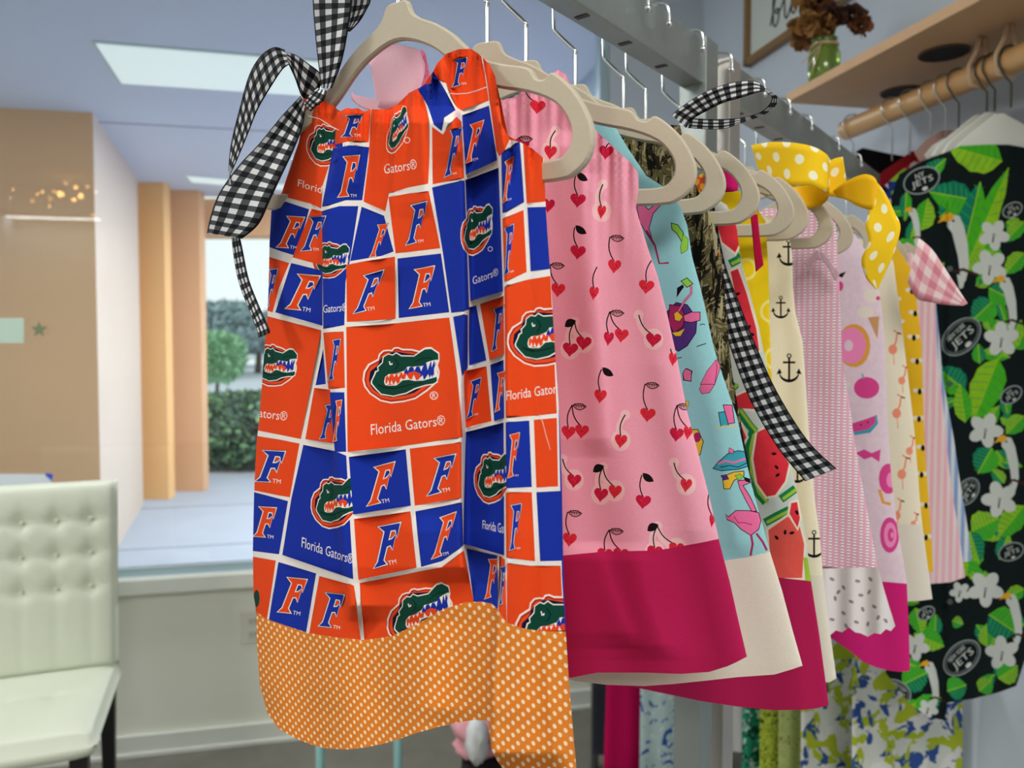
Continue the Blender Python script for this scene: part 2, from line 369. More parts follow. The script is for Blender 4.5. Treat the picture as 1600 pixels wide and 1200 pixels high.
# hedge, trees, cars beyond the walk
def leafy(name, label, cat, c, size, n, cols, seed, ls=.06, parent=None):
    r = np.random.default_rng(seed); V = []; F = []; MI = []
    u = r.normal(size=(n, 3)); u /= np.linalg.norm(u, axis=1)[:, None]; rad = r.uniform(.55, 1, n)**.4
    P = np.sign(u)*np.abs(u)**.75*rad[:, None]*np.array(size)/2+np.array(c)
    for p in P:
        a = r.normal(size=3); a /= np.linalg.norm(a); b = np.cross(a, r.normal(size=3)); b /= np.linalg.norm(b); s = ls*r.uniform(.6, 1.3)
        i = len(V); V += [p-a*s, p+b*s*.45, p+a*s, p-b*s*.45]; F.append((i, i+1, i+2, i+3)); MI.append(int(r.integers(len(cols))))
    o = mesh(name, V, F, [mat('leaf_%d_%d_%d' % k, k, .6) for k in cols], parent, MI, smooth=False)
    if label: tag(o, label, cat)
    return o
def wpx(px, py, D): d = rays([px], [py])[0]; p = d/d[1]*D; return (p[0], p[1], p[2]+EYE)
hx = wpx(420, 690, 8.55)
T = thing('hedge', 'clipped green hedge along the far edge of the walkway', 'hedge', (hx[0], hx[1], 0))
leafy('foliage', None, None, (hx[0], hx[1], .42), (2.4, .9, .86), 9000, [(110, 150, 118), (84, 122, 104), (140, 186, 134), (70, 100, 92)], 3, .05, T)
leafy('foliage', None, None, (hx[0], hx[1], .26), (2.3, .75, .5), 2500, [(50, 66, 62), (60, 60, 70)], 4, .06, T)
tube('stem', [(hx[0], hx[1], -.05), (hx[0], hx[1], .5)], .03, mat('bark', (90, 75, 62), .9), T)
def tree(px, py, D, sx, sy, label, cols, seed, cat='tree'):  # crown colours are lightened to imitate distant haze
    c = wpx(px, py, D); T = thing('tree', label, cat, (c[0], c[1], 0))
    leafy('crown', None, None, c, (sx, sx, sy), 3500, cols, seed, .16, T)
    tube('trunk', [(c[0], c[1], -.04), (c[0]+.1, c[1], c[2]-sy*.2)], [.14*sx/3, .09*sx/3], MATS['bark'], T)
tree(352, 510, 26, 2.3, 1.7, 'rounded haze-paled tree left of the far tree line', [(158, 182, 186), (140, 166, 170), (176, 198, 198)], 5)
tree(402, 520, 29, 3.0, 1.6, 'haze-paled grey-green tree partly behind the gator print dress', [(150, 174, 178), (134, 160, 164), (166, 190, 190)], 6)
tree(334, 558, 14, .95, .8, 'small haze-paled green shrub tree in front of the parking lot', [(158, 208, 164), (178, 222, 180), (140, 190, 150)], 8, 'tree')
def car(px, py, D, col, label):
    c = wpx(px, py, D); T = thing('car', label, 'car', (c[0], c[1], -.04)); m = mat('car_paint_%d' % col[0], col, .3)
    prof = [(-2.1, .3), (-2.1, .75), (-1.3, .9), (-.8, 1.4), (.9, 1.42), (1.5, .95), (2.1, .85), (2.15, .3)]
    v = [(c[0]+x, c[1]+y, z) for y in (-.8, .8) for x, z in prof]; n = len(prof)
    mesh('car_body', v, [tuple(range(n)), tuple(range(n, 2*n))[::-1]]+[(i, n+i, n+(i+1) % n, (i+1) % n) for i in range(n)], m, T, smooth=False)
    pr = [(-.95, .95), (-.7, 1.33), (.8, 1.35), (1.2, .97)]
    v = [(c[0]+x, c[1]+y, z) for y in (-.81, .81) for x, z in pr]
    mesh('side_window', v, [(0, 1, 2, 3), (7, 6, 5, 4), (0, 4, 5, 1), (1, 5, 6, 2), (2, 6, 7, 3), (3, 7, 4, 0)], mat('car_glass', (90, 105, 120), .2), T, smooth=False)
    for x in (-1.35, 1.35):
        bm = bmesh.new(); bmesh.ops.create_cone(bm, cap_ends=True, segments=16, radius1=.33, radius2=.33, depth=1.64, matrix=Matrix.Translation((c[0]+x, c[1], .3)) @ Matrix.Rotation(math.pi/2, 4, 'X')); bmobj('wheel', bm, mat('tyre', (60, 62, 66), .8), T)
car(408, 560, 34, (238, 242, 246), 'white car parked in the far lot seen past the dress')
# things on the window and on the wall under it
for lab, nm, cat, q, col in (('pale green paper sign stuck to the window at the left edge', 'window_sign', 'sign', (-40, 497, 37, 536), (190, 212, 196)),
                             ('white paper with a blue taped corner standing behind the white chair back', 'paper_sign', 'paper', (-60, 741, 80, 775), (222, 232, 240))):
    P = [on_b(np.array(x), np.array(y), W-.004) for x, y in ((q[0], q[1]), (q[2], q[1]), (q[2], q[3]), (q[0], q[3]))]
    bk = [p+np.append(RM, 0)*.002 for p in P]
    o = mesh(nm, P+bk, [(0, 1, 2, 3), (7, 6, 5, 4), (0, 4, 5, 1), (1, 5, 6, 2), (2, 6, 7, 3), (3, 7, 4, 0)], mat(nm, col, .8), smooth=False)
    if nm == 'paper_sign':
        T = thing('paper_sign', lab, cat, tuple(P[3])); o.name = 'sheet'; o.parent = T; o.matrix_parent_inverse = T.matrix_basis.inverted()
        Q = [on_b(np.array(x), np.array(y), W-.006) for x, y in ((72, 739), (83, 741), (81, 751), (70, 742))]
        mesh('tape', Q+[p+np.append(RM, 0)*.001 for p in Q], [(0, 1, 2, 3), (7, 6, 5, 4), (0, 4, 5, 1), (1, 5, 6, 2), (2, 6, 7, 3), (3, 7, 4, 0)], mat('blue_tape', (60, 90, 210)), T, smooth=False)
    else: tag(o, lab, cat)
sp_ = []
for k in range(10):
    a = math.pi/2+k*math.pi/5; r = 13 if k % 2 == 0 else 6
    sp_.append(on_b(np.array(61+r*math.cos(a)), np.array(515-r*math.sin(a)), W-.003))
o = mesh('star_sticker', sp_+[p+np.append(RM, 0)*.002 for p in sp_], [tuple(range(10)), tuple(range(10, 20))[::-1]]+[(i, 10+i, 10+(i+1) % 10, (i+1) % 10) for i in range(10)], mat('star_green', (122, 132, 100)), smooth=False)
tag(o, 'small green star sticker on the window beside the paper sign', 'sticker')
T = thing('wall_outlet', 'white electrical outlet on the wall under the window sill', 'outlet', tuple(on_b(np.array(392.), np.array(980.), W)))
c = Vector(on_b(np.array(396.), np.array(979.), W)); ci = RT.inverted() @ c
rbox('cover_plate', ci.x-.045, ci.x+.045, W-.007, W, ci.z-.06, ci.z+.06, mat('outlet_white', (218, 218, 206), .4), T, bevel=.003)
for dz in (-.024, .024):
    o = rbox('socket', ci.x-.017, ci.x+.017, W-.010, W-.006, ci.z+dz-.015, ci.z+dz+.015, mat('socket_white', (205, 205, 192), .4), T, bevel=.002)
    for dx in (-.007, .007): rbox('slot', ci.x+dx-.001, ci.x+dx+.001, W-.0108, W-.009, ci.z+dz-.006, ci.z+dz+.006, mat('slot_dark', (60, 60, 55)), o)
# ------------------------------------------------------------------ white tufted chair
M_leath = mat('white_leatherette', (212, 218, 200), .42, bump=.15, bscale=400, var=.03, vscale=6, spec=.4)
LOCAL[0] = True
cx = room(-.95, 2.43)
T = thing('tufted_chair', 'white tufted leatherette chair with black legs below the window', 'chair', (cx[0], cx[1], 0), rot=math.radians(20))
bw = .25
def cushion(name, w, h, dpt, M, tufts, parent, puff=.02, amp=.014):
    n = 46; V = []; F = []; hh = [(-w+2*w*i/n, -h/2+h*j/n) for j in range(n+1) for i in range(n+1)]
    for x, y in hh:
        ex = max(0, abs(x)/w); ey = abs(y)/(h/2); e = (1-ex**10)*(1-ey**10)
        d = dpt/2*max(e, 0)**.3+puff*(1-ex**2)*(1-ey**2)*.3
        for tx, ty in tufts:
            r2 = (x-tx)**2+(y-ty)**2; d -= amp*math.exp(-r2/.0006)
        for ty in set(t[1] for t in tufts): d -= amp*.25*math.exp(-((y-ty)/.010)**2)*e
        for tx in set(t[0] for t in tufts): d -= amp*.25*math.exp(-((x-tx)/.010)**2)*e
        V.append((x, -d, y))
    m = (n+1)**2
    for x, y in hh: V.append((x, dpt/2*max((1-(abs(x)/w)**10)*(1-(abs(y)/(h/2))**10), 0)**.3, y))
    for j in range(n):
        for i in range(n):
            a = j*(n+1)+i; F.append((a, a+1, a+n+2, a+n+1)); F.append((m+a, m+a+n+1, m+a+n+2, m+a+1))
    for i in range(n):
        a = i; F.append((a, m+a, m+a+1, a+1)); a = n*(n+1)+i; F.append((a, a+1, m+a+1, m+a))
        a = i*(n+1); F.append((a, a+n+1, m+a+n+1, m+a)); a = i*(n+1)+n; F.append((a, m+a, m+a+n+1, a+n+1))
    me = [tuple(M @ Vector(v)) for v in V]; return mesh(name, me, F, M_leath, parent)
tf = [(x, y) for y in (-.10, 0, .10) for x in (-.18, -.09, 0, .09, .18)]
cushion('backrest', bw, .56, .06, Matrix.Translation((0, .03, .77)) @ Matrix.Rotation(math.radians(-5), 4, 'X'), [(x, y+.07) for x, y in tf], T)
for x, y in tf:
    bm = bmesh.new(); bmesh.ops.create_uvsphere(bm, u_segments=8, v_segments=6, radius=.006, matrix=Matrix.Translation((x, .03-.022+(y+.07)*.087, .77+y+.07))); bmobj('button', bm, M_leath, T, True)
cushion('seat', bw+.005, .46, .085, Matrix.Translation((0, -.19, .455)) @ Matrix.Rotation(math.radians(-90), 4, 'X') @ Matrix.Diagonal((1, 1, 1, 1)), [(-.12, 0), (0, 0), (.12, 0)], T, .03, .005)
M_leg = mat('black_wood', (18, 16, 18), .45)
for x, y in ((-.21, -.38), (.21, -.38), (-.215, .03), (.215, .03)):
    bm = bmesh.new(); r = bmesh.ops.create_cone(bm, cap_ends=True, segments=4, radius1=.020, radius2=.030, depth=.43, matrix=Matrix.Translation((x, y, .215)) @ Matrix.Rotation(math.pi/4, 4, 'Z')); bmobj('leg', bm, M_leg, T)
LOCAL[0] = False
# ------------------------------------------------------------------ HANGERS
M_velvet = mat('beige_velvet', (192, 181, 160), .95, bump=.35, bscale=2500, var=.05, vscale=600, sheen=.25, spec=.15)
M_chrome = mat('chrome', (225, 228, 230), .18, metal=1)
half = [(.0, .0), (.009, -.001), (.0135, -.009), (.022, -.0145), (.034, -.020), (.048, -.029), (.060, -.0395), (.072, -.0475), (.086, -.053), (.1035, -.058), (.109, -.0645), (.1145, -.066), (.1205, -.0635), (.134, -.075), (.1432, -.089), (.1466, -.1005), (.144, -.111), (.136, -.118), (.126, -.1205), (.09, -.1205)]
outer = half+[(-x, y) for x, y in half[::-1]][:-1]
inner_h = [(.0, -.0235), (.018, -.0275), (.036, -.0365), (.054, -.051), (.068, -.060), (.085, -.066), (.105, -.0715), (.122, -.0795), (.131, -.090), (.1332, -.099), (.130, -.1065), (.122, -.1095), (.09, -.1095)]
inner = inner_h+[(-x, y) for x, y in inner_h[::-1]][:-1]
def hanger_mesh():
    o_ = smoothline(outer, 3, True); i_ = smoothline(inner, 3, True)
    V = []; F = []
    N, K = len(o_), len(i_)
    def ring(P, off, z): V.extend([(x, z, y) for x, y in grow(P, off)])
    og = grow(o_, 0) ; flip = area2(o_) < 0
    P_o = grow(o_, 0); P_i = grow(i_, 0)
    for off, z in ((-.0012, -.0024), (0, -.0012), (0, .0012), (-.0012, .0024)): ring(P_o, off, z)
    b = len(V)
    for off, z in ((.0012, -.0024), (0, -.0012), (0, .0012), (.0012, .0024)): ring(P_i, off, z)
    for r_ in range(3):
        for i in range(N): F.append((r_*N+i, r_*N+(i+1) % N, (r_+1)*N+(i+1) % N, (r_+1)*N+i))
        for i in range(K): F.append((b+r_*K+i, b+(r_+1)*K+i, b+(r_+1)*K+(i+1) % K, b+r_*K+(i+1) % K))
    for rr, zz in ((0, 0), (3, 1)):
        A = [(V[rr*N+i][0], V[rr*N+i][2]) for i in range(N)]; B = [(V[b+rr*K+i][0], V[b+rr*K+i][2]) for i in range(K)]
        r = delaunay_2d_cdt([Vector(p) for p in A+B], [], [list(range(N)), list(range(N, N+K))], 1, 1e-6, True)
        for f, o in zip(r[2], r[5]):
            if o == [0]:
                t = [(rr*N+r[3][k][0] if r[3][k][0] < N else b+rr*K+r[3][k][0]-N) for k in f]
                F.append(tuple(t) if zz else tuple(t[::-1]))
    me = bpy.data.meshes.new('body'); me.from_pydata(V, [], F); me.materials.append(M_velvet); me.update()
    bm = bmesh.new(); bm.from_mesh(me); bmesh.ops.recalc_face_normals(bm, faces=bm.faces); bm.to_mesh(me); bm.free()
    return me
HB = hanger_mesh(); TILT = math.radians(2.0); UANG = math.atan2(UD[1], UD[0])
RAILZ = EYE+.268; RAILH = .046
def hook_mesh():
    pts = [(0, 0, -.004), (0, 0, .052), (.0, 0, .056)]
    pts = [(0, 0, -.006), (0, 0, .036), (-.001, 0, .041), (-.017, 0, .058), (-.020, 0, .066), (-.020, 0, .106), (-.016, 0, .1165), (-.006, 0, .1205), (.010, 0, .1205), (.020, 0, .117), (.0225, 0, .108), (.0225, 0, .100)]
    LOCAL[0] = True
    o = tube('hook', smoothline(pts, 4), .0016, M_chrome, None, 7); me = o.data; bpy.data.objects.remove(o)
    bm = bmesh.new(); bm.from_mesh(me); bmesh.ops.create_uvsphere(bm, u_segments=10, v_segments=8, radius=.0034, matrix=Matrix.Translation((.0225, 0, .099))); bm.to_mesh(me); bm.free()
    me.polygons.foreach_set('use_smooth', np.ones(len(me.polygons), bool)); LOCAL[0] = False; return me
HK = hook_mesh()
HG = []
def hanger(t, z, label, tilt=TILT, yaw=0):
    T = thing('hanger', label, 'hanger', rack3(0, t, EYE+z), 'beige velvet hangers on the grey rail'); T.rotation_euler = (0, 0, UANG+yaw)
    LOCAL[0] = True
    b = link('body', HB, T); b.rotation_euler = (0, tilt, 0)
    h = link('hook', HK, T); h.location = (0, 0, RAILZ+RAILH-(EYE+z)-.118)
    LOCAL[0] = False; HG.append(T); return T
HZ = .206
hl = ['beige velvet hanger of the gator print dress, nearest on the rail', 'beige velvet hanger holding the pink cherry dress, second from the front', 'beige velvet hanger of the aqua flamingo dress, third from the front',
      'beige velvet hanger of the camouflage dress, loop above the gingham tail', 'beige velvet hanger of the watermelon dress, crimson ribbon below its loop', 'beige velvet hanger of the yellow lemon dress, behind the watermelon hanger',
      'beige velvet hanger of the cream anchor dress under the yellow bow', 'beige velvet hanger of the pink seersucker dress with eyelet hem', 'beige velvet hanger of the ice cream print dress, bar left of yellow tail',
      'beige velvet hanger of the cream dress printed with small flamingos', 'beige velvet hanger of the mustard bee dress, right of the yellow tail', 'beige velvet hanger of the pink striped dress, beside pink gingham bow', 'beige velvet hanger of the blue striped dress, farthest on the rail']
TS = [0, .088, .135, .205, .288, .332, .412, .492, .60, .70, .80, .95, 1.1]
for i_, (t, l) in enumerate(zip(TS, hl)):
    h_ = hanger(t, HZ+(0.002 if t else 0), l, yaw=(0, .20, .22, .19, .22, .17, .2, .18, .22, .2, .17, .2, .19)[i_])
    if t: h_.children[0].scale = (1.05, 1, 1.0)
# ------------------------------------------------------------------ THE RACKS
M_steel = mat('brushed_grey_steel', (158, 166, 164), .42, metal=.75, bump=.25, bscale=120, var=.18, vscale=14)
M_steel2 = mat('pale_square_steel', (178, 174, 168), .4, metal=.6, bump=.2, bscale=120, var=.08, vscale=20)
RTM = Matrix.Translation((O0[0], O0[1], 0)) @ Matrix.Rotation(math.atan2(RD[1], RD[0]), 4, 'Z')   # local x along the rail, y to the left
def kbox(name, x0, x1, y0, y1, z0, z1, m, parent=None, bevel=.0015): return box(name, ((x0+x1)/2, (y0+y1)/2, (z0+z1)/2), (x1-x0, y1-y0, z1-z0), m, parent, bevel=bevel, T=RTM)
def rack(label, x0, x1, xp, m, pm, capz):
    T = thing('garment_rack', label, 'rack', tuple(RTM @ Vector((xp, 0, 0))))
    rl = kbox('rail', x0, x1, -.0125, .0125, RAILZ, RAILZ+RAILH, m, T)
    kbox('post', xp-.016, xp+.016, -.016, .016, 0, RAILZ+RAILH+capz, pm, T)
    kbox('foot', xp-.02, xp+.02, -.25, .25, 0, .03, m, T)
    for k in range(int((x1-x0)/.075)):
        x = x0+.04+k*.075
        if x < x1-.03: kbox('slot', x-.003, x+.003, -.006, .006, RAILZ-.0006, RAILZ+.002, M_leg, rl, bevel=0)
    return T
rack('grey steel rail and post running over the front hangers', -.35, .440, .456, M_steel, M_steel, .004)
rack('grey steel rail beginning at the pale post behind the gingham loop', .535, 1.30, .5235, M_steel, M_steel2, .002)
# ------------------------------------------------------------------ GARMENTS
def make_h(L, R, folds, T, hem=1., seed=0, wave=.0, wk_=3, gather=None):
    Lp = np.array(L, float); Rp = np.array(R, float)
    y0 = Rp[:, 1].min(); y1 = max(Rp[:, 1].max(), Lp[:, 1].max())
    def a_of(P):
        xl = np.interp(P[:, 1], Lp[:, 1], Lp[:, 0]); xr = np.interp(P[:, 1], Rp[:, 1], Rp[:, 0]); return np.clip((P[:, 0]-xl)/np.maximum(xr-xl, 1), 0, 1)
    def h(P):
        a = a_of(P); v = np.clip((P[:, 1]-y0)/(y1-y0), 0, 1)
        b = np.sin(np.pi*a)**.6*T*(.35+.65*v*hem)
        env = np.clip(np.minimum(a, 1-a)*14, 0, 1)
        o = b+wave*env*(.3+.7*v)*np.sin(2*np.pi*wk_*a+seed+1.3*np.sin(2*v+seed))
        if gather:
            ty = np.interp(P[:, 0], gather[0], gather[1]); dd = np.clip(P[:, 1]-ty, 0, None); o = o+env*gather[2]*np.exp(-dd/gather[3])*(np.sin(P[:, 0]/gather[4]+1.5*np.sin(P[:, 0]/37+dd/60))+.6*np.sin(P[:, 0]/(gather[4]*.53)+2))
        for pts, A, wd, Ln, side in folds:
            q = np.array(pts, float); xl = np.interp(P[:, 1], q[:, 1], q[:, 0]); d = (P[:, 0]-xl)*side
            fy = np.clip((P[:, 1]-q[0, 1])/25+.5, 0, 1)*np.clip((q[-1, 1]-P[:, 1])/25+.5, 0, 1)
            o = o+env*fy*A/(1+np.exp(-np.clip(d/wd, -30, 30)))*np.exp(-np.maximum(d, 0)/Ln)
        return o
    return h, a_of
def garment(name, label, cat, t, left, right, top, bottom, zones, folds=(), T=.02, back=.012, wave=.0, wk=3, seed=0, step=7, group=None, extra=(), bmat=None, plane=on_rack, hem=1., gather=None):
    """left/right: edge polylines top->bottom; top: left->right; bottom: right->left. zones: [(name, polygon or None, layers, mats)]"""
    h, a_of = make_h(left, right, folds, T, hem, seed, wave, wk, (np.array([p[0] for p in top], float), np.array([p[1] for p in top], float), *gather) if gather else None)
    c = plane(np.array(float(top[len(top)//2][0])), np.array(float(top[len(top)//2][1])), t)
    root = thing(name, label, cat, tuple(c), group)
    outline = list(top)+list(right)[1:]+list(bottom)[1:]+list(left)[::-1][1:-1]
    to3 = lambda P: plane(P[:, 0], P[:, 1], t-h(P))
    if plane is on_rack: uvf = lambda P: np.stack(sz(P[:, 0], P[:, 1], t), 1)
    else: uvf = lambda P: np.stack([on_b(P[:, 0], P[:, 1], t)[:, :2] @ RN, on_b(P[:, 0], P[:, 1], t)[:, 2]], 1)
    for zn, poly, layers, mats in zones:
        panel(zn, poly or outline, layers, mats, to3, root, step, extra, uvf)
    # back sheet closing the tube
    na, nb = 20, 24; Lp = np.array(left, float); Rp = np.array(right, float); V = []; F = []
    tp = np.array(top, float); bt = np.array(bottom, float)[::-1]
    for j in range(nb+1):
        for i in range(na+1):
            a = i/na; v = j/nb
            li = np.array([np.interp(v, np.linspace(0, 1, len(Lp)), Lp[:, k]) for k in (0, 1)]); ri = np.array([np.interp(v, np.linspace(0, 1, len(Rp)), Rp[:, k]) for k in (0, 1)])
            ti = np.array([np.interp(a, np.linspace(0, 1, len(tp)), tp[:, k]) for k in (0, 1)]); bi = np.array([np.interp(a, np.linspace(0, 1, len(bt)), bt[:, k]) for k in (0, 1)])
            c4 = (Lp[0]*(1-a)*(1-v)+Rp[0]*a*(1-v)+Rp[-1]*a*v+Lp[-1]*(1-a)*v)
            V.append((li*(1-a)+ri*a)+(ti*(1-v)+bi*v)-c4)
    V = np.array(V); a = np.tile(np.arange(na+1)/na, nb+1); v = np.repeat(np.arange(nb+1)/nb, na+1)
    V[:, 1] -= 6*np.sin(np.pi*a)*v
    X = plane(V[:, 0], V[:, 1], t+np.sin(np.pi*a)**.7*back*(.3+.7*v)+.0008)
    F = [(j*(na+1)+i, (j+1)*(na+1)+i, (j+1)*(na+1)+i+1, j*(na+1)+i+1) for j in range(nb) for i in range(na)]
    mesh('back_panel', X, F, bmat or zones[0][3][0], root, None, uvf(V)); return root
def mirror(right, t, dz=0):
    r = np.array(right, float); s, z = sz(r[:, 0], r[:, 1], t)
    P = np.array([rack3(-a, t, b+dz) for a, b in zip(s, z)]); x, y = proj(P); return list(zip(x, y))
def ribbon(name, pts, m, parent, label=None, n=6, wreal=None, t0=None):
    """pts: (x, y, x', y', t) pairs of edge points; strip of cloth with real thickness"""
    q = smoothline(np.array(pts, float), n); A = on_rack(q[:, 0], q[:, 1], q[:, 4]); B = on_rack(q[:, 2], q[:, 3], q[:, 5] if q.shape[1] > 5 else q[:, 4])
    mid = (A+B)/2; ln = np.r_[0, np.cumsum(np.linalg.norm(np.diff(mid, axis=0), axis=1))]
    K = 6; V = []; UV = []; N = len(q)
    tg = np.gradient(mid, axis=0); wv = B-A; nn = np.cross(tg, wv); nn /= np.linalg.norm(nn, axis=1)[:, None]+1e-9
    for sgn in (1, -1):
        for i in range(N):
            for k in range(K+1):
                u = k/K; V.append(A[i]*(1-u)+B[i]*u+nn[i]*sgn*.00025); UV.append((u*(wreal or 1), ln[i]))
    F = []
    for s_ in (0, 1):
        o = s_*N*(K+1)
        for i in range(N-1):
            for k in range(K):
                a = o+i*(K+1)+k; f = (a, a+1, a+K+2, a+K+1); F.append(f if s_ == 0 else f[::-1])
    for i in range(N-1):
        for k, fl_ in ((0, 1), (K, 0)):
            a = i*(K+1)+k; b = N*(K+1)+a; f = (a, a+K+1, b+K+1, b); F.append(f if fl_ else f[::-1])
    o = mesh(name, V, F, m, parent, None, UV)
    if label: o['label'] = label
    return o
M_ging = gingham('black_white_gingham', (10, 11, 14), (74, 76, 80), (222, 222, 224), 6.0, 250, (8, 9, 12))
M_ging.node_tree.nodes['Principled BSDF'].inputs['Roughness'].default_value = .7
# ---- 1. gator print dress
C_O = cloth('gator_orange', (232, 72, 26)); C_B = cloth('gator_blue', (22, 48, 158)); C_W = cloth('print_white', (236, 228, 222)); C_G = cloth('gator_green', (10, 66, 52)); C_N = cloth('print_navy', (10, 18, 46))
C_DG = cloth('gator_dark_green', (5, 36, 32))
GM = [C_W, C_O, C_B, C_G, C_N, C_DG]
FG = [(.10, .97), (.98, 1), (.92, .64), (.82, .84), (.62, .84), (.56, .61), (.72, .63), (.86, .74), (.78, .36), (.68, .48), (.52, .46), (.42, .14), (.58, .03), (0, 0), (.17, .13), (.36, .84)]
def q4(*p): return np.array(p, float)
def Fmot(q, c, tm=True):
    q = np.array(q, float); w = np.linalg.norm(q[1]-q[0]); out = []
    base = quadmap(FG, q); g_ = max(.8, min(2.0, w*.045))
    out += [(grow(base, g_+.7), 4), (grow(base, g_), 0), (base, c)]
    if tm:
        e = q[2]; d = (q[2]-q[3]); d = d/np.linalg.norm(d); s = max(5, w*.34)
        o = q[3]+(q[2]-q[3])*.62+np.array([2, 0]); u = np.array([-d[1], d[0]])
        if u[1] < 0: u = -u
        out += text('TM', [o-u*s*.5, o+d*s-u*s*.5, o+d*s, o], 0)
    return out
def gc(*a): return [((x-150)/730, (785-y)/530) for x, y in zip(a[::2], a[1::2])]
G_out = gc(155,560,165,480,210,410,300,365,310,320,350,285,400,280,430,285,450,262,490,258,530,275,620,280,690,300,740,270,800,265,830,290,875,320,875,400,860,440,878,500,870,560,830,620,760,680,650,750,540,775,420,785,320,760,220,690,170,620)
G_or = gc(170,555,182,485,222,422,308,378,322,328,356,297,400,292,436,298,456,275,488,271,530,290,615,294,690,314,744,284,798,279,826,300,862,328,862,398,846,440,864,500,856,555,818,612,750,668,644,738,538,762,420,771,325,747,230,680,184,615)
G_n1 = gc(178,553,190,488,228,428,314,384,328,334,360,304,400,299,436,305,460,283,488,279,530,297,615,302,690,322,744,292,798,287,820,306,855,334,855,398,838,440,857,500,849,553,812,607,745,662,640,731,536,754,420,763,328,740,236,675,191,611)
G_o2 = gc(184,552,196,490,232,433,319,389,333,339,364,310,400,305,436,311,462,290,488,286,530,303,615,308,690,328,744,300,798,295,816,312,850,340,850,398,832,440,851,500,843,551,808,603,742,657,637,726,535,748,420,756,330,735,240,671,196,608)
G_nv = gc(216,560,228,480,290,432,340,350,400,318,470,300,560,318,680,338,760,300,830,320,850,400,820,440,830,560,740,625,640,690,560,712,420,728,330,705,262,655,226,605)
G_wh = gc(232,572,262,510,272,480,298,470,292,438,338,398,348,345,400,316,438,328,472,306,520,336,640,341,696,302,740,277,800,274,846,304,876,328,876,392,856,446,860,600,822,620,744,630,644,660,562,700,440,722,326,700,272,646,232,596)
G_hd = gc(244,572,274,512,284,488,308,476,304,442,346,404,356,350,400,326,440,338,472,318,520,347,640,352,700,312,742,287,800,284,840,312,866,334,866,388,845,398,838,388,760,408,735,432,690,442,620,447,580,446,545,482,470,505,400,510,366,535,356,580,366,610,400,618,470,618,500,596,530,572,590,568,640,580,720,580,800,560,850,548,850,590,818,610,740,620,640,648,560,688,440,712,330,690,282,640,246,594)
G_mo = gc(540,490,580,450,690,445,760,410,838,392,850,400,825,470,825,545,720,572,640,572,590,560,530,560)
G_t1 = gc(370,540,400,512,470,505,540,492,560,510,700,520,690,560,640,575,590,560,530,560,500,590,470,612,400,612,368,590)
G_t2 = gc(585,500,640,490,700,515,690,556,640,560,600,545)
TEETH = [(570,448,600,443,580,490),(630,448,662,446,640,486),(688,448,725,438,705,492),(752,412,797,395,765,482),(800,396,827,390,803,458),(830,392,858,385,832,432),(390,515,417,508,400,545),(440,515,470,508,450,540),(480,512,512,505,490,542),(522,494,550,482,535,522),(382,600,406,603,394,562),(415,603,442,608,425,567),(446,612,482,608,465,572),(500,580,532,568,515,545),(553,560,595,565,565,516),(612,574,658,578,635,522),(675,570,727,570,718,528),(738,566,784,560,770,520),(785,558,807,554,795,528),(808,550,830,548,818,524)]
G_eye = gc(402,390,416,392,416,414,438,404,436,424,410,426)
G_l1 = gc(300,600,360,625,440,640,520,628,600,610,720,598,720,604,600,620,520,640,440,652,350,640,300,612)
G_l2 = gc(440,352,470,372,500,420,470,470,430,480,460,462,486,420,462,380)
G_l3 = gc(640,400,700,372,760,360,820,372,820,378,760,368,700,382,640,410)
def Gmot(q, dark=False):
    return [(quadmap(p, q), c) for p, c in ((G_out, 0), (G_or, 1), (G_n1, 4), (G_o2, 1), (G_nv, 4 if dark else 4), (G_wh, 0), (G_hd, 3), (G_mo, 2), (G_t1, 1), (G_t2, 1), (G_l1, 5), (G_l2, 5), (G_l3, 5), (G_eye, 0))]+[(quadmap(gc(*t), q), 0) for t in TEETH]
def cell(pts, c): return [(np.array(pts, float), c)]
gl_ = []
O, B_l = 1, 2
def A(pts, c, *mot):
    global gl_
    gl_ += cell(pts, c)
    for m in mot: gl_ += m
def q(x0, y0, x1, y1, sk=0, sy=0): return [(x0+sk, y0), (x1+sk, y0+sy), (x1, y1+sy), (x0, y1)]
A([(470,140),(565,150),(540,180),(525,226),(504,290),(502,326),(485,318),(438,306),(455,260),(474,200)], O, Gmot(q(478,190,540,258,0,6)), text('Florida', [(466,280),(512,293),(510,305),(465,291)], 0))
A([(528,160),(580,160),(576,222),(545,221),(523,226)], O, Fmot(q(533,180,562,214,4), 2))
A([(520,232),(546,227),(577,230),(566,313),(540,313),(503,323)], B_l, Fmot(q(528,243,556,308,6), 1))
A([(503,330),(530,322),(560,322),(548,400),(540,440),(538,508),(505,514)], B_l, Gmot([(488,374),(548,380),(540,440),(486,432)]), text('Gators®', [(505,476),(542,473),(541,486),(505,489)], 0))
A([(425,308),(437,312),(483,327),(463,400),(440,393),(418,385),(416,330)], B_l, Fmot(q(432,336,462,386,14,4), 1))
A([(487,326),(503,330),(504,415),(457,402)], O, Fmot(q(470,338,497,392,12), 2))
A([(416,400),(452,411),(436,450),(426,488),(412,484)], O, Fmot(q(412,420,426,480,8), 2, False))
A([(455,411),(504,423),(504,509),(430,488)], B_l, Fmot(q(446,426,484,482,16,6), 1))
A([(410,492),(502,516),(470,686),(400,672)], O, Gmot([(395,530),(466,545),(462,610),(392,600)]), text('Gators®', [(394,636),(450,643),(448,658),(393,650)], 0))
A([(505,545),(509,600),(493,602)], B_l)
A([(491,606),(516,609),(523,693),(477,686)], O, Fmot(q(499,632,516,686,8), 2, False))
A([(390,679),(468,693),(453,777),(390,765)], O, Fmot(q(399,702,438,752,8,4), 2))
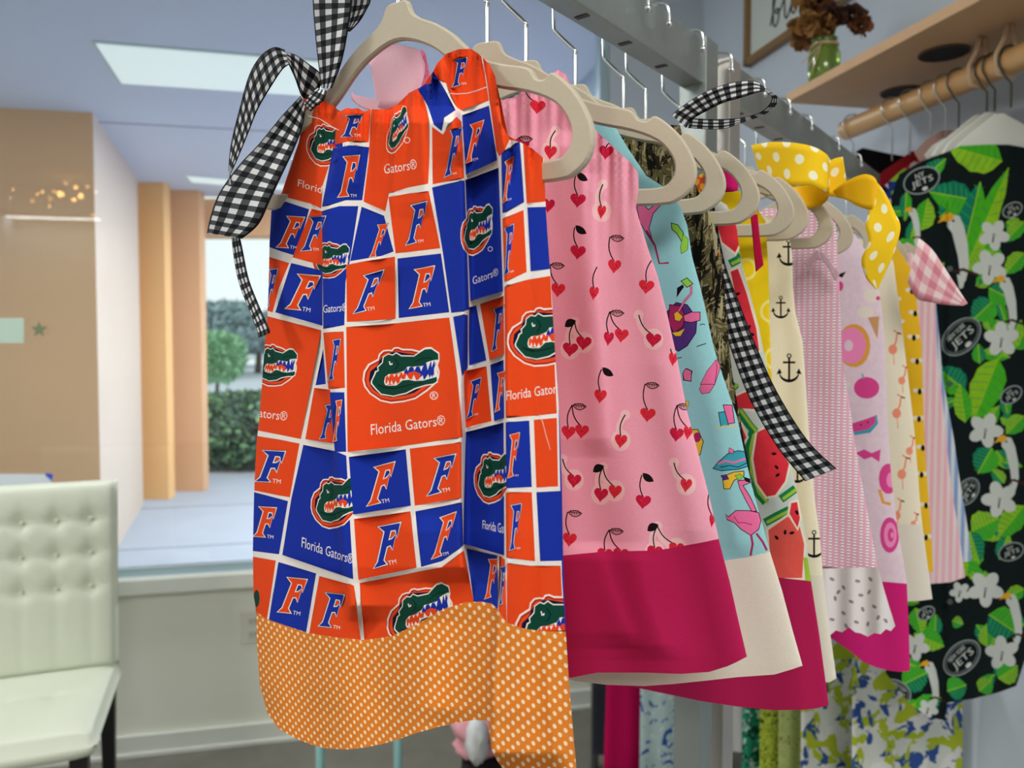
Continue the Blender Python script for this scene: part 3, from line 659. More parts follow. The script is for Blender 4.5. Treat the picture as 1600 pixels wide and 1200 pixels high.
A([(474,695),(524,705),(541,712),(552,905),(441,867),(455,780)], B_l, Gmot([(483,745),(560,742),(562,825),(486,828)]), text('Florida Gators®', [(472,838),(553,866),(551,882),(471,855)], 0))
A([(390,767),(450,783),(436,866),(388,860)], B_l, Fmot(q(396,790,426,838,6,4), 1))
A([(385,868),(431,876),(416,975),(390,970)], O, [(circ(401, 935, 5, 8, 14), 3)])
A([(435,878),(494,896),(478,990),(419,975)], B_l, Fmot(q(434,900,468,956,12,6), 1))
A([(499,900),(553,915),(565,1010),(482,995)], O, Fmot(q(498,924,530,978,8,6), 2))
A([(505,520),(537,518),(539,606),(513,608)], O, Fmot(q(513,530,526,594,6), 2, False))
A([(515,613),(538,613),(541,706),(523,706)], B_l, Fmot(q(520,625,530,690,4), 1, False))
A([(580,172),(600,150),(632,150),(640,130),(656,130),(670,185),(671,245),(669,287),(638,293),(608,302),(602,330),(568,315),(576,250)], O, Gmot([(604,190),(634,160),(643,215),(602,252)]), text('Gators®', [(600,256),(650,248),(652,264),(600,272)], 0), [(circ(636,219,5,14),0),(circ(636,219,3.8,14),1)])
A([(607,308),(640,302),(670,299),(688,388),(618,396)], O, Fmot([(640,320),(667,315),(661,378),(634,383)], 2))
A([(565,323),(600,337),(604,352),(615,393),(596,400),(547,408)], B_l, Fmot(q(577,350,594,402,12), 1, False))
A([(541,414),(570,408),(617,401),(618,498),(542,503)], O, Fmot([(566,430),(600,422),(584,484),(552,490)], 2))
A([(621,404),(689,396),(702,488),(623,497)], B_l, Fmot([(645,420),(679,416),(671,478),(640,482)], 1))
A([(675,293),(726,282),(730,400),(733,484),(705,489),(692,395)], B_l)
A([(541,511),(620,505),(702,496),(715,590),(723,683),(630,697),(543,706)], O, Gmot([(565,543),(687,540),(688,628),(566,632)]), text('Florida Gators®', [(579,662),(695,648),(696,664),(580,680)], 0), [(circ(678,618,6.5,16),0),(circ(678,618,5.2,16),1)], text('R', [(675.5,614.5),(681,614.5),(681,621.5),(675.5,621.5)], 0))
A([(545,714),(634,702),(642,790),(552,804)], B_l, Fmot([(582,729),(617,722),(608,784),(573,791)], 1))
A([(640,701),(721,691),(721,778),(648,790)], O, Fmot([(676,715),(712,710),(703,767),(667,775)], 2))
A([(553,811),(641,799),(651,887),(560,906)], O, Fmot([(588,822),(626,817),(618,880),(584,888)], 2))
A([(649,799),(722,785),(724,852),(690,877),(658,886)], B_l, Fmot([(686,808),(713,800),(700,866),(674,874)], 1))
A([(562,911),(620,900),(690,886),(725,860),(741,945),(690,962),(652,985),(570,1010)], O, Gmot([(600,930),(700,905),(716,985),(606,1020)]))
A([(672,120),(690,80),(712,70),(735,70),(752,88),(758,120),(764,157),(720,172),(714,168),(697,130)], O, Fmot([(708,93),(730,90),(727,132),(706,136)], 2, True))
A([(752,78),(775,105),(785,197),(798,215),(790,232),(780,245),(776,235),(768,180),(761,130)], O)
A([(650,135),(673,128),(676,110),(695,140),(712,172),(694,184),(690,205),(678,195),(668,165)], B_l)
A([(675,198),(692,210),(713,182),(721,190),(725,278),(676,288)], O, Fmot([(702,202),(722,200),(712,272),(694,277)], 2, True))
A([(722,180),(764,165),(777,250),(728,273)], B_l, Fmot([(733,194),(756,188),(744,250),(727,256)], 1))
A([(727,281),(779,262),(784,400),(786,455),(735,470)], B_l, Gmot([(718,325),(770,315),(770,392),(720,405)]), text('Gators®', [(738,432),(778,418),(779,430),(739,445)], 0), [(circ(766,389,4,12),0),(circ(766,389,3,12),2)])
A([(733,480),(744,477),(760,563),(733,571)], B_l)
A([(750,475),(787,462),(788,553),(765,563)], O, Fmot([(770,482),(787,478),(782,545),(768,549)], 2, False))
A([(708,495),(731,492),(731,575),(722,588)], B_l)
A([(725,580),(760,572),(768,658),(728,668)], O, Fmot([(734,595),(752,590),(746,648),(729,654)], 2))
A([(766,570),(787,562),(788,653),(772,658)], B_l, Fmot([(776,582),(790,580),(786,640),(773,644)], 1, False))
A([(728,675),(787,660),(788,868),(724,850)], B_l, Gmot([(737,705),(800,705),(800,785),(742,790)]), text('Florida Gators®', [(754,812),(805,820),(805,838),(754,826)], 0))
A([(729,857),(777,868),(778,965),(742,955)], B_l, Fmot([(762,872),(778,874),(774,933),(757,936)], 1, False))
A([(780,868),(789,874),(792,980),(779,965)], O, Fmot([(781,885),(790,885),(788,945),(780,945)], 2, False))
A([(783,240),(812,220),(819,316),(785,333)], B_l, Fmot([(788,252),(803,244),(797,312),(785,318)], 1))
A([(817,222),(830,225),(848,240),(853,315),(823,318)], O)
A([(785,342),(818,328),(823,425),(788,441)], O, Fmot([(787,356),(803,350),(800,425),(788,430)], 2))
A([(824,324),(856,323),(862,420),(829,424)], B_l)
A([(788,449),(820,438),(860,431),(870,646),(830,650),(790,653)], O, Gmot([(790,487),(905,470),(910,575),(792,572)]), text('Florida Gators®', [(791,610),(885,596),(886,612),(791,626)], 0))
A([(790,660),(827,657),(831,761),(791,763)], B_l, Fmot([(795,678),(812,676),(808,744),(793,747)], 1))
A([(834,656),(870,653),(872,760),(838,762)], O)
A([(790,770),(831,769),(836,877),(791,871)], O, Fmot([(797,788),(815,787),(810,858),(796,860)], 2))
A([(838,769),(876,767),(880,876),(844,877)], B_l)
A([(792,880),(830,884),(876,884),(882,1010),(792,1000)], O, Gmot([(800,930),(925,925),(930,1030),(805,1035)]))
A([(873,640),(880,640),(884,900),(890,1000),(884,1000),(878,900)], B_l)
def wig(P, x0, x1, k=1.6):
    o = []
    for a, b in zip(P[:-1], P[1:]):
        n = max(1, int(abs(b[0]-a[0])/4)); o += [(a[0]+(b[0]-a[0])*i/n, a[1]+(b[1]-a[1])*i/n) for i in range(n)]
    o.append(P[-1]); return [(x, y+(k*math.sin(x/3.1)+k*.8*math.sin(x/5.3+1) if x0 < x < x1 else 0)) for x, y in o]
gR = [(850,248),(853,330),(860,430),(868,560),(874,650),(878,760),(880,880),(884,985),(890,1080),(897,1160),(906,1262)]
gLft = [(473,148),(475,200),(455,255),(438,308),(424,330),(421,380),(420,440),(418,490),(412,560),(406,650),(401,690),(397,770),(395,860),(396,930),(401,956),(401,1000),(406,1070),(418,1115)]
gT = [(473,148),(480,147),(490,147),(502,152),(515,163),(528,172),(545,169),(560,171),(580,172),(600,171),(620,167),(632,158),(638,146),(650,141),(657,139),(664,132),(673,130),(674,118),(682,100),(697,84),(716,77),(735,76),(751,86),(766,103),(774,120),(780,160),(784,195),(797,218),(812,222),(833,233),(850,248)]
gT = wig(gT, 500, 662)
seam = [(401,956),(416,967),(445,977),(482,989),(525,996),(570,1000),(612,994),(652,975),(690,953),(727,941),(752,940),(768,943),(776,950),(791,972),(817,982),(845,986),(884,987)]
gB = [(906,1262),(850,1252),(800,1225),(787,1203),(776,1188),(768,1170),(764,1140),(764,1126),(740,1125),(709,1130),(680,1137),(652,1145),(620,1156),(596,1163),(570,1168),(545,1171),(520,1170),(502,1168),(482,1162),(465,1155),(448,1146),(435,1138),(418,1115)]

top_poly = gT+gR[1:8]+seam[::-1][1:]+gLft[::-1][4:-1]
hem_poly = seam+gR[8:]+gB[1:]+gLft[::-1][1:3]
gf = [([(533,165),(528,230),(505,300),(503,400),(504,500),(512,600),(521,690),(526,800),(538,900),(545,960)], .015, 2.0, 70, 1),
      ([(712,180),(725,230),(728,300),(732,480),(725,600),(724,700),(724,850),(730,900)], .019, 2.5, 70, -1),
      ([(776,180),(782,238),(786,450),(788,700),(789,870),(777,950),(766,1060),(765,1190)], .024, 2.2, 75, 1),
      ([(655,138),(660,190),(668,290),(672,330)], .005, 3, 30, -1), ([(602,170),(612,250),(606,310),(604,400),(598,430)], .004, 3, 30, 1),
      ([(690,90),(700,140),(715,175),(722,250)], .006, 2.5, 22, -1), ([(560,150),(562,222),(560,300)], .004, 3, 25, -1), ([(487,150),(500,220),(480,300),(455,420)], .003, 5, 40, 1),
      ([(640,820),(650,900),(665,1000),(670,1120)], .004, 12, 90, 1), ([(752,70),(762,120),(770,180),(778,240)], .004, 2.5, 12, 1)]
ex = []
for pts, A_a, wd, Ln, sd in gf:
    qy = np.arange(pts[0][1], pts[-1][1], 5.); qx = np.interp(qy, [p[1] for p in pts], [p[0] for p in pts])
    for dx in (-6, -3, -1, 1, 3, 6): ex += list(zip(qx+dx, qy))
M_odot = dots('orange_pin_dot_cotton', (222, 128, 44), (244, 216, 180), .0072, .00130)
G = garment('pillowcase_dress', 'orange and blue gator print dress with dotted orange hem, nearest the camera', 'dress', 0., gLft, gR, gT, gB,
    [('body_panel', top_poly, gl_, GM), ('hem_band', hem_poly, [], [M_odot])], gf, T=.022, back=.03, wave=.0032, wk=4, step=5, extra=ex, bmat=C_O, gather=(.0036, 42, 4.4))
# bow and stitching
tube('stitching', on_rack(np.array([482,500,520,540,560,585,610,635,655,675.]), np.array([181,186,199,208,211,214,213,206,196,188.]), -.016), .00022, C_W, G, 5)
M_th = cloth('loose_thread_white', (235, 205, 190))
tube('stitching', on_rack(np.array([700,715,730,745,760.]), np.array([146,147,146,142,136.]), -.020), .00022, C_W, G, 5)
tube('loose_thread', on_rack(np.array([843,848,853,856,860.]), np.array([648,660,680,690,703.]), -.036), .00015, M_th, G, 5)
bow = bpy.data.objects.new('shoulder_bow', None); COL.objects.link(bow); bow.parent = G; bow.matrix_parent_inverse = G.matrix_basis.inverted(); bow['label'] = 'black and white gingham ribbon bow'
ribbon('upright_loop', [(489,-60,553,-60,-.01),(489,0,550,0,-.012),(492,45,546,32,-.014),(496,85,538,78,-.014),(500,118,530,108,-.012),(503,138,518,138,-.01)], M_ging, bow)
ribbon('upright_loop', [(548,-40,584,-40,.004),(549,0,579,0,.004),(547,22,573,14,.002),(545,36,562,33,.0),(543,49,547,49,-.002)], M_ging, bow)
ribbon('side_loop', [(361,270,357,268,-.03),(371,248,361,226,-.03),(386,212,374,172,-.03),(402,172,389,119,-.03),(421,139,407,88,-.03),(440,110,428,74,-.03),(451,101,445,78,-.028)], M_ging, bow)
ribbon('side_loop', [(448,82,450,98,-.026),(462,86,460,120,-.018),(480,98,470,148,-.012),(500,114,478,154,-.006),(503,130,490,156,-.004)], M_ging, bow)
ribbon('upper_tail', [(361,262,358,262,-.029),(357,300,364,300,-.029),(361,345,369,345,-.026),(364,390,378,386,-.024),(373,440,388,434,-.024),(391,488,403,474,-.024),(402,516,418,508,-.024),(404,528,422,520,-.024)], M_ging, bow)
ribbon('lower_tail', [(470,150,478,170,-.006),(440,182,470,205,-.012),(405,225,456,240,-.02),(375,257,438,278,-.026),(344,300,422,312,-.03),(330,336,404,350,-.032),(324,364,378,373,-.032)], M_ging, bow)
ribbon('knot', [(496,138,510,142,-.018),(486,146,506,156,-.022),(480,154,494,166,-.020),(474,162,486,174,-.014)], M_ging, bow)
# ---- 2. pink cherry dress
C_P = cloth('cherry_pink', (240, 166, 188)); C_R = cloth('cherry_red', (216, 44, 60), var=.25, vscale=700); C_R2 = cloth('cherry_crimson', (196, 26, 66), var=.25, vscale=700)
C_K = cloth('print_black', (22, 16, 18)); C_H = cloth('halo_cream', (242, 198, 202)); C_M = cloth('magenta_cotton', (178, 28, 82)); C_LG = cloth('leaf_gap', (206, 140, 152))
CHM = [C_P, C_R, C_R2, C_K, C_H, C_LG]
def heart(x, y, r, rot=0, sx=1.):
    t = np.linspace(0, 2*np.pi, 18, endpoint=False); X = 16*np.sin(t)**3/16*r*sx; Y = -(13*np.cos(t)-5*np.cos(2*t)-2*np.cos(3*t)-np.cos(4*t))/16*r
    return np.stack([x+X*math.cos(rot)-Y*math.sin(rot), y+X*math.sin(rot)+Y*math.cos(rot)], 1)
def leaf(x, y, ang, L, w):
    t = np.linspace(0, 1, 7); X = np.r_[t*L, t[::-1][1:-1]*L]; Y = np.r_[np.sin(t*np.pi)**.8*w, -np.sin(t[::-1][1:-1]*np.pi)**.8*w*.6]
    return np.stack([x+X*math.cos(ang)-Y*math.sin(ang), y+X*math.sin(ang)+Y*math.cos(ang)], 1)
def curve_(a, b, bow=.15, n=7):
    a = np.array(a[:2], float); b = np.array(b[:2], float); t = np.linspace(0, 1, n)[:, None]; d = b-a; nn = np.array([-d[1], d[0]]); return a+(b-a)*t+nn*np.sin(t*np.pi)*bow
def cherry(top, hearts, lf=None, halo=False, k=1.):
    o = []; ls = []
    if halo:
        for i, hp in enumerate(hearts): o += [(circ(hp[0], hp[1], 15.5*k, 16, 17*k), 4), (stroke(curve_(top, hp), 10*k), 4), (circ(top[0], top[1], 8*k), 4)]
    for i, hp in enumerate(hearts):
        o.append((stroke(curve_(top, (hp[0], hp[1]-6*k), .12), 1.9*k), 3)); c = (i+int(hp[0])) % 2+1; sx = hp[2] if len(hp) > 2 else 1
        o.append((heart(hp[0], hp[1], 12.5*k, .12, sx), c))
        r_ = np.random.default_rng(int(hp[0]*7)); 
        for _ in range(5): o.append((circ(hp[0]+r_.uniform(-6, 6)*sx*k, hp[1]+r_.uniform(-6, 5)*k, 1.5*k, 5), 3-c))
    if lf == 'b': o.append((leaf(top[0]+1, top[1]-3, .65, 22*k, 7*k), 3))
    if lf == 'c': o.append((leaf(top[0]+2, top[1]-2, math.pi-.5, 20*k, 8*k), 3))
    if lf == 'o':
        p = leaf(top[0], top[1], .1, 23*k, 7*k); o += [(p, 3), (grow(p, -1.4*k), 5)]; o += [(stroke([(top[0], top[1]), (top[0]+20*k, top[1]+1.5)], 1.), 3)]
        for j in range(4): o.append((stroke([(top[0]+4+j*4, top[1]-3), (top[0]+7+j*4, top[1]+4)], .9), 3))
    return o
cl = []
for a in [((900,272),[(903,312)],'b'),((898,355),[(903,393)],'b'),((853,318),[(857,320,.8)]),((942,288),[(940,330,.55)],None,True),((953,370),[(960,415,.85)],'o'),((933,417),[(928,457,.6)]),
          ((1018,407),[(1010,447)]),((860,413),[(872,452,.9)],'o'),((898,503),[(891,545),(912,535)],'c',True),((953,487),[(951,528,.65),(971,523,.9)],'o'),((998,492),[(1021,530)],None,True),((953,223),[(947,237,.9)]),
          ((940,577),[(938,618,.8)],'b'),((1008,600),[(1012,647)],'o'),((894,633),[(888,675,.9),(909,673,.9)],'o'),((977,648),[(970,688,.8)],None,True),((1058,633),[(1057,678,.9),(1075,675,.6)],'o'),
          ((879,717),[(897,750,.9)],None,True),((942,730),[(939,772,.9),(961,767,.85)],'c',True),((1003,742),[(1005,783)],'b'),((1053,723),[(1072,757,.75)],None,True),((887,800),[(890,842,.9)],'o'),
          ((952,828),[(945,866),(970,866)],'o'),((1027,822),[(1023,862),(1057,857)],'c',True),((821,143),[(840,166)]),((868,204),[(860,237,.8)],None,True),((810,215),[(815,226)],'o'),((1048,545),[(1052,560,.6)]),((1108,770),[(1113,812,.4)])]: cl += cherry(*a)
cR = [(997,270),(998,298),(993,325),(1001,350),(1013,390),(1028,433),(1043,493),(1058,560),(1073,640),(1093,717),(1110,783),(1123,842),(1140,908),(1155,975),(1167,1026)]
tC = .088
cL = [p for p in mirror(cR, tC)]
cT = [cL[0], (705,160), (740,150), (770,150), (787,157), (804,152), (822,141), (842,141), (858,118), (872,109), (884,116), (896,140), (915,185), (935,208), (962,233), (985,254), (997,270)]
cT = wig(cT, 780, 860)
cS = [(1123,842),(1095,848),(1067,853),(1027,860),(985,861),(943,862),(910,865),(880,868),(800,862),(700,840),(600,800),(cL[11][0],cL[11][1])]
cB = [(1167,1026),(1152,1034),(1137,1041),(1108,1050),(1064,1053),(1006,1051),(933,1051),(892,1059),(800,1050),(700,1015),(600,960),cL[-1]]
cf = [([(905,215),(925,300),(930,450),(940,560),(950,700)], .005, 7, 45, -1), ([(868,120),(885,160),(905,215),(915,260)], .004, 4, 20, 1), ([(938,860),(955,920),(985,1000)], .006, 10, 60, -1), ([(995,862),(1010,930),(1040,1020)], .005, 12, 60, -1), ([(1040,560),(1060,700),(1085,840)], .003, 20, 90, 1)]
i11 = cR.index((1123,842))
garment('pillowcase_dress', 'pink dress printed with heart cherries, plain magenta hem band', 'dress', tC, cL, cR, cT, cB,
    [('body_panel', cT+cR[1:i11+1]+cS[1:]+cL[1:i11][::-1], tile(cl, -272, -14, 2), CHM), ('hem_band', cS[::-1]+cR[i11+1:]+cB[1:]+cL[i11+1:-1][::-1], [], [C_M])], cf, T=.012, back=.012, wave=.0016, wk=5, seed=1, step=6, bmat=C_P, gather=(.0030, 50, 4.8))
D2 = [o for o in bpy.data.objects if o.name == 'pillowcase_dress.001'][0]
M_rib = mat('pink_glitter_ribbon', (255, 190, 206), .5, var=.16, vscale=900, trans=0.0); b_ = M_rib.node_tree.nodes['Principled BSDF']; b_.inputs['Alpha'].default_value = .9; b_.inputs['Subsurface Weight'].default_value = 0
g = NG('pink_dotted_satin', .4, .4); 
M_sat = dots('pink_pindot_ribbon', (252, 140, 178), (214, 96, 140), .0075, .0009)
pb = bpy.data.objects.new('shoulder_bow', None); COL.objects.link(pb); pb.parent = D2; pb.matrix_parent_inverse = D2.matrix_basis.inverted(); pb['label'] = 'pale pink glitter ribbon bow'
ribbon('bow_loop', [(575,76,590,168,.075,.07),(573,92,618,170,.072,.068),(590,74,648,160,.070,.07),(622,70,662,120,.072,.074),(655,78,664,100,.078,.08)], M_rib, pb)
ribbon('bow_loop', [(660,78,664,82,.085),(640,84,680,150,.082),(625,105,690,165,.080),(624,140,680,170,.080),(632,165,660,172,.08)], M_sat, pb, wreal=.03)
ribbon('bow_tail', [(549,141,552,148,.07),(552,158,572,152,.07),(575,172,600,158,.07),(615,172,640,160,.07)], M_rib, pb)
# ---- 3. aqua flamingo dress
C_A = cloth('aqua_cotton', (150, 206, 212)); C_IV = cloth('ivory_cotton', (228, 220, 206)); C_FP = cloth('flamingo_pink', (232, 110, 160)); C_FD = cloth('flamingo_dark', (170, 40, 96)); C_Y = cloth('print_yellow', (236, 190, 60)); C_V = cloth('print_violet', (82, 48, 122)); C_T = cloth('print_teal', (60, 160, 180)); C_GR = cloth('print_green', (140, 200, 70))
AM = [C_A, C_K, C_FP, C_FD, C_Y, C_V, C_T, C_GR, C_IV]
def outl(p, c, w=1.2): p = np.array(p, float); return [(grow(p, w), 1), (p, c)]
E3 = lambda *a: [(860+x/3, 550+y/3) for x, y in zip(a[::2], a[1::2])]
D3 = lambda *a: [(780+x/3, 200+y/3) for x, y in zip(a[::2], a[1::2])]
fl_ = []
fl_ += outl(E3(765,545,785,520,830,480,880,464,920,470,925,535,880,548,800,555), 6)+[(stroke(E3(785,525,820,510,860,518,915,500), 3.2), 2), (stroke(E3(795,540,840,532,880,540,920,520), 1.2), 1)]+outl(E3(835,470,840,450,860,462,855,475), 2, .7)
fl_ += outl(E3(808,585,860,565,905,560,905,580,860,600,840,640,815,640), 4)+outl(E3(800,580,825,575,835,595,812,600), 5, .6)+outl(E3(865,580,890,572,905,585,885,600), 7, .6)
fl_ += outl(E3(880,605,925,600,940,610,900,625,935,680,965,745,945,745,915,690,890,640), 2)+outl(E3(905,585,935,595,935,612,915,605), 1, .4)
fl_ += outl(E3(820,760,835,775,870,745,930,745,975,755,985,790,975,830,940,858,895,830,865,800,830,785), 2)+[(stroke(E3(860,770,880,800,910,800,945,810), 1.4), 3)]
fl_ += [(stroke(E3(940,855,948,900,938,955), 3.6), 3), (stroke(E3(965,850,995,890,1015,930), 3.6), 3)]
fl_ += outl(E3(700,175,720,120,775,40,800,30,790,90,770,150,745,190,710,195), 2, .8)+outl(E3(622,100,640,80,662,90,655,135,625,130), 2)+[(stroke(E3(635,105,655,115), 1.2), 3)]
fl_ += outl(E3(790,285,830,280,832,345,800,345), 6)+outl(E3(812,250,850,250,862,330,835,335), 2)+[(stroke(E3(775,355,820,345,870,352), 1.6), 4)]
fl_ += outl(E3(640,365,690,365,715,420,700,480,640,490), 4)+[(circ(860+688/3, 550+400/3, 6, 10, 8), 3)]
fl_ += outl(E3(635,230,650,235,645,255,630,255), 4, .5)
fl_ += outl(D3(640,330,670,315,685,370,700,385,750,345,755,360,720,400,700,470,720,540,735,560,725,545,690,490,660,440), 2)+[(stroke(D3(690,480,730,550,750,635,795,632), 3), 3), (stroke(D3(705,310,720,350,760,350), 1.2), 1)]
fl_ += outl(D3(808,448,835,455,860,490,870,545,850,588,862,540,835,495,812,475), 7)+outl(D3(862,500,885,520,882,570,855,588,850,560), 7, .7)
fl_ += outl(D3(780,870,830,820,880,830,895,850,925,900,920,960,880,1020,840,1045,800,1020), 5)+outl(D3(800,830,850,835,870,880,860,930,820,960,795,910), 3)+outl(D3(865,880,900,865,940,865,940,900,900,910,870,905), 2)+outl(D3(820,870,835,860,860,885,845,905,825,900), 4, .7)+outl(D3(810,960,840,955,870,940,850,975,825,975), 4, .7)
fl_ += [(stroke(D3(840,860,870,810,900,775,900,745,880,725), 3.8), 1), (stroke(D3(840,860,870,810,900,775,900,745,880,725), 2.6), 2)]+outl(D3(855,718,880,705,905,730,880,745), 7)+outl(D3(832,795,835,750,860,735,865,745,850,765), 1, .4)
fl_ += [(stroke(D3(925,1025,945,1018,970,1010), 1.3), 1), (stroke(D3(940,925,950,918,965,922), 1.3), 1), (stroke(D3(835,1080,855,1075), 1.3), 1)]+outl(D3(945,1200,975,1140,1015,1090,1020,1120,1010,1200), 2, .8)+outl(D3(862,1150,875,1130,900,1140,898,1185,868,1180), 2)
fR = [(960,196),(980,230),(1010,275),(1050,300),(1064,325),(1074,353),(1081,400),(1094,447),(1113,533),(1121,563),(1151,650),(1174,757),(1203,862),(1222,923),(1239,987),(1254,1040)]
tF = .137; fL = mirror(fR, tF)
fT = [fL[0],(720,130),(780,150),(850,150),(910,165),(930,178),(948,184),(960,196)]
fS = [(1203,862),(1170,870),(1132,876),(1000,885),(860,880),(700,850),fL[12]]
fB = [(1254,1041),(1240,1045),(1210,1054),(1152,1058),(1108,1063),(1050,1069),(1006,1072),(947,1070),(898,1064),(860,1050),(780,1010),(680,960),fL[-1]]
garment('pillowcase_dress', 'aqua dress printed with pink flamingos, plain white hem band', 'dress', tF, fL, fR, fT, fB,
    [('body_panel', fT+fR[1:13]+fS[1:]+fL[1:12][::-1], tile(fl_, -205, -12, 2), AM), ('hem_band', fS[::-1]+fR[13:]+fB[1:]+fL[13:-1][::-1], [], [C_IV])], [([(1075,330),(1090,500),(1130,700),(1150,860)], .004, 14, 40, 1)], T=.011, back=.014, wave=.001, wk=4, seed=2, step=7, bmat=C_A)
# ---- generic narrower dresses further along the rail
def simple(label, t, R, mtl, hem=None, split=None, B=None, layers=(), mats=None, T=.014, back=.014, wave=.002, seed=0, folds=(), ztop=.115, stop=.07, name='pillowcase_dress', step=8, hemlayers=(), bmat=None, wk=4):
    s0, z0 = sz(np.array(float(R[0][0])), np.array(float(R[0][1])), t)
    Tp = []
    s0 = float(s0); z0 = float(z0)
    for q_ in (-1, -.75, -.5, -.3, 0, .3, .5, .75, 1):
        x, y = proj(rack3(s0*q_, t, z0+.012*(1-q_*q_)-(.012 if abs(q_) < .4 else 0))); Tp.append((float(x), float(y)))
    Rr = [Tp[-1]]+list(R)[1:]; Lr = mirror(Rr, t)
    Lr = [(float(a), float(b)) for a, b in Lr]; Lr[0] = Tp[0]
    for i in range(1, len(Lr)): Lr[i] = (Lr[i][0], max(Lr[i][1], Lr[i-1][1]+1))
    bb = list(B) if B else [Rr[-1]]
    last = bb[-1]; L_ = Lr[-1]
    if last[0] > L_[0]+5:
        bb += [(last[0]+(L_[0]-last[0])*k, last[1]+(L_[1]-last[1])*k+8*math.sin(math.pi*k)) for k in (.25, .5, .75)]+[L_]
    zones = []
    if hem:
        ys = [p[1] for p in Rr]; k = min(range(1, len(Rr)-1), key=lambda i: abs(ys[i]-split)); P0 = Rr[k]; P1 = Lr[k]
        S = [P0]+[(P0[0]+(P1[0]-P0[0])*q_, P0[1]+(P1[1]-P0[1])*q_+14*math.sin(math.pi*q_)) for q_ in (.1, .25, .5, .75)]+[P1]
        zones = [('body_panel', Tp+Rr[1:k+1]+S[1:]+Lr[1:k][::-1], list(layers), mats or [mtl]), ('hem_band', S[::-1]+Rr[k+1:]+bb[1:]+Lr[k+1:-1][::-1], list(hemlayers), [hem])]
    else: zones = [('body_panel', None, list(layers), mats or [mtl])]
    return garment(name, label, 'dress', t, Lr, Rr, Tp, bb, zones, folds, T=T, back=back, wave=wave, seed=seed, step=step, bmat=bmat or mtl, wk=wk)
# 4 camouflage
g = NG('woodland_camouflage', .9); n1 = g.noise(28, 8, 2.5).outputs['Fac']; n2 = g.noise(70, 6, 4).outputs['Fac']; n3 = g.noise(55, 3, 1).outputs['Fac']
mpg = g.n.new('ShaderNodeMapping'); mpg.inputs['Scale'].default_value = (160, 22, 1); g.L.new(g.uv, mpg.inputs['Vector']); n4 = g.noise(1, 6, 1.5, mpg.outputs[0]).outputs['Fac']
c = g.mix(g.f('GREATER_THAN', n1, .52), lin((92, 84, 54)), lin((38, 32, 20))); c = g.mix(g.f('GREATER_THAN', n2, .57), c, lin((146, 132, 96))); c = g.mix(g.f('GREATER_THAN', n4, .58), c, lin((14, 12, 8))); c = g.mix(g.f('LESS_THAN', n4, .40), c, lin((168, 156, 120)))
c = g.mix(g.f('GREATER_THAN', n3, .68), c, lin((176, 92, 30))); M_camo = g.out(c, g.noise(2000).outputs[0], .2)
camo = simple('dark woodland camouflage dress between the aqua and watermelon dresses', .205, [(1063,196),(1072,240),(1086,290),(1112,335),(1127,400),(1131,440),(1136,500),(1141,560),(1150,620),(1165,700),(1180,780),(1190,850)], M_camo, ztop=.135, stop=.10, wave=.003, seed=3)
cb = bpy.data.objects.new('shoulder_bow', None); COL.objects.link(cb); cb.parent = camo; cb.matrix_parent_inverse = camo.matrix_basis.inverted(); cb['label'] = 'black and white gingham ribbon bow'
ribbon('bow_loop', [(1050,180,1072,200,.192,.192),(1058,172,1083,186,.19,.19),(1090,150,1107,172,.185,.185),(1123,135,1132,160,.18,.18),(1157,127,1157,153,.18,.18),(1182,128,1182,145,.182,.182),(1197,139,1194,143,.186,.186),(1207,145,1201,147,.19,.188)], M_ging, cb)
ribbon('bow_loop', [(1205,144,1200,147,.19,.188),(1213,149,1205,150,.195,.192),(1216,158,1205,158,.20,.198),(1207,170,1196,170,.203,.20),(1190,181,1182,178,.204,.202),(1157,193,1157,184,.204,.204),(1132,201,1132,186,.203,.203),(1105,202,1105,186,.202,.202),(1075,200,1080,184,.20,.20)], M_ging, cb)
ribbon('bow_tail', [(1086,306,1112,302,.222),(1096,330,1116,322,.226),(1106,375,1124,370,.232),(1115,425,1136,422,.236),(1125,488,1158,480,.236),(1140,540,1178,532,.234),(1172,625,1214,612,.230),(1214,698,1262,688,.225),(1258,752,1307,732,.220)], M_ging, cb)
# 5 watermelon
C_WB = cloth('watermelon_ground', (206, 214, 208)); C_WR = cloth('melon_red', (226, 52, 66), var=.22, vscale=90); C_WR2 = cloth('melon_coral', (240, 92, 82), var=.2, vscale=90); C_WG = cloth('rind_green', (24, 128, 78), var=.25, vscale=150); C_WL = cloth('rind_lime', (160, 196, 60)); C_WC = cloth('rind_cream', (240, 226, 206))
WM = [C_WB, C_WR, C_WG, C_WC, C_WL, C_K, C_WR2]
def slice_(px, rind, c=1, seeds=()):
    px = np.array(px, float); rind = np.array(rind, float); o = [(stroke(rind, 13), 2), (stroke(rind+[3, 0], 5), 4), (px, 3), (grow(px, -3.5), c)]
    for x, y in seeds: o.append((circ(x, y, 4.2, 8, 2.4, .2+x), 5))
    return o
wl = []
wl += slice_(E3(960,370,1010,345,1060,420,1130,520,1110,610,1060,680,1010,690,960,620,940,500), E3(950,365,930,450,935,560,970,660,1010,705), 1, [E3(1048,477)[0], E3(1060,540)[0], E3(1065,577)[0]])
wl += slice_(E3(1010,830,1110,760,1170,780,1200,900,1190,1070,1100,1070,1060,1080,1020,960), E3(1005,800,1060,770,1120,740), 6, [E3(1060,870)[0], E3(1100,845)[0], E3(1132,848)[0]])
wl += slice_(E3(1120,700,1165,690,1180,780,1160,840,1110,760), E3(1080,690,1150,640), 1, [E3(1155,752)[0]])
wl += slice_(E3(860,200,930,170,1000,230,980,280,900,275,850,280), E3(870,150,830,190), 1)
wl += slice_(E3(855,300,900,330,930,400,905,450,870,420), E3(880,270,930,340,960,375), 1)
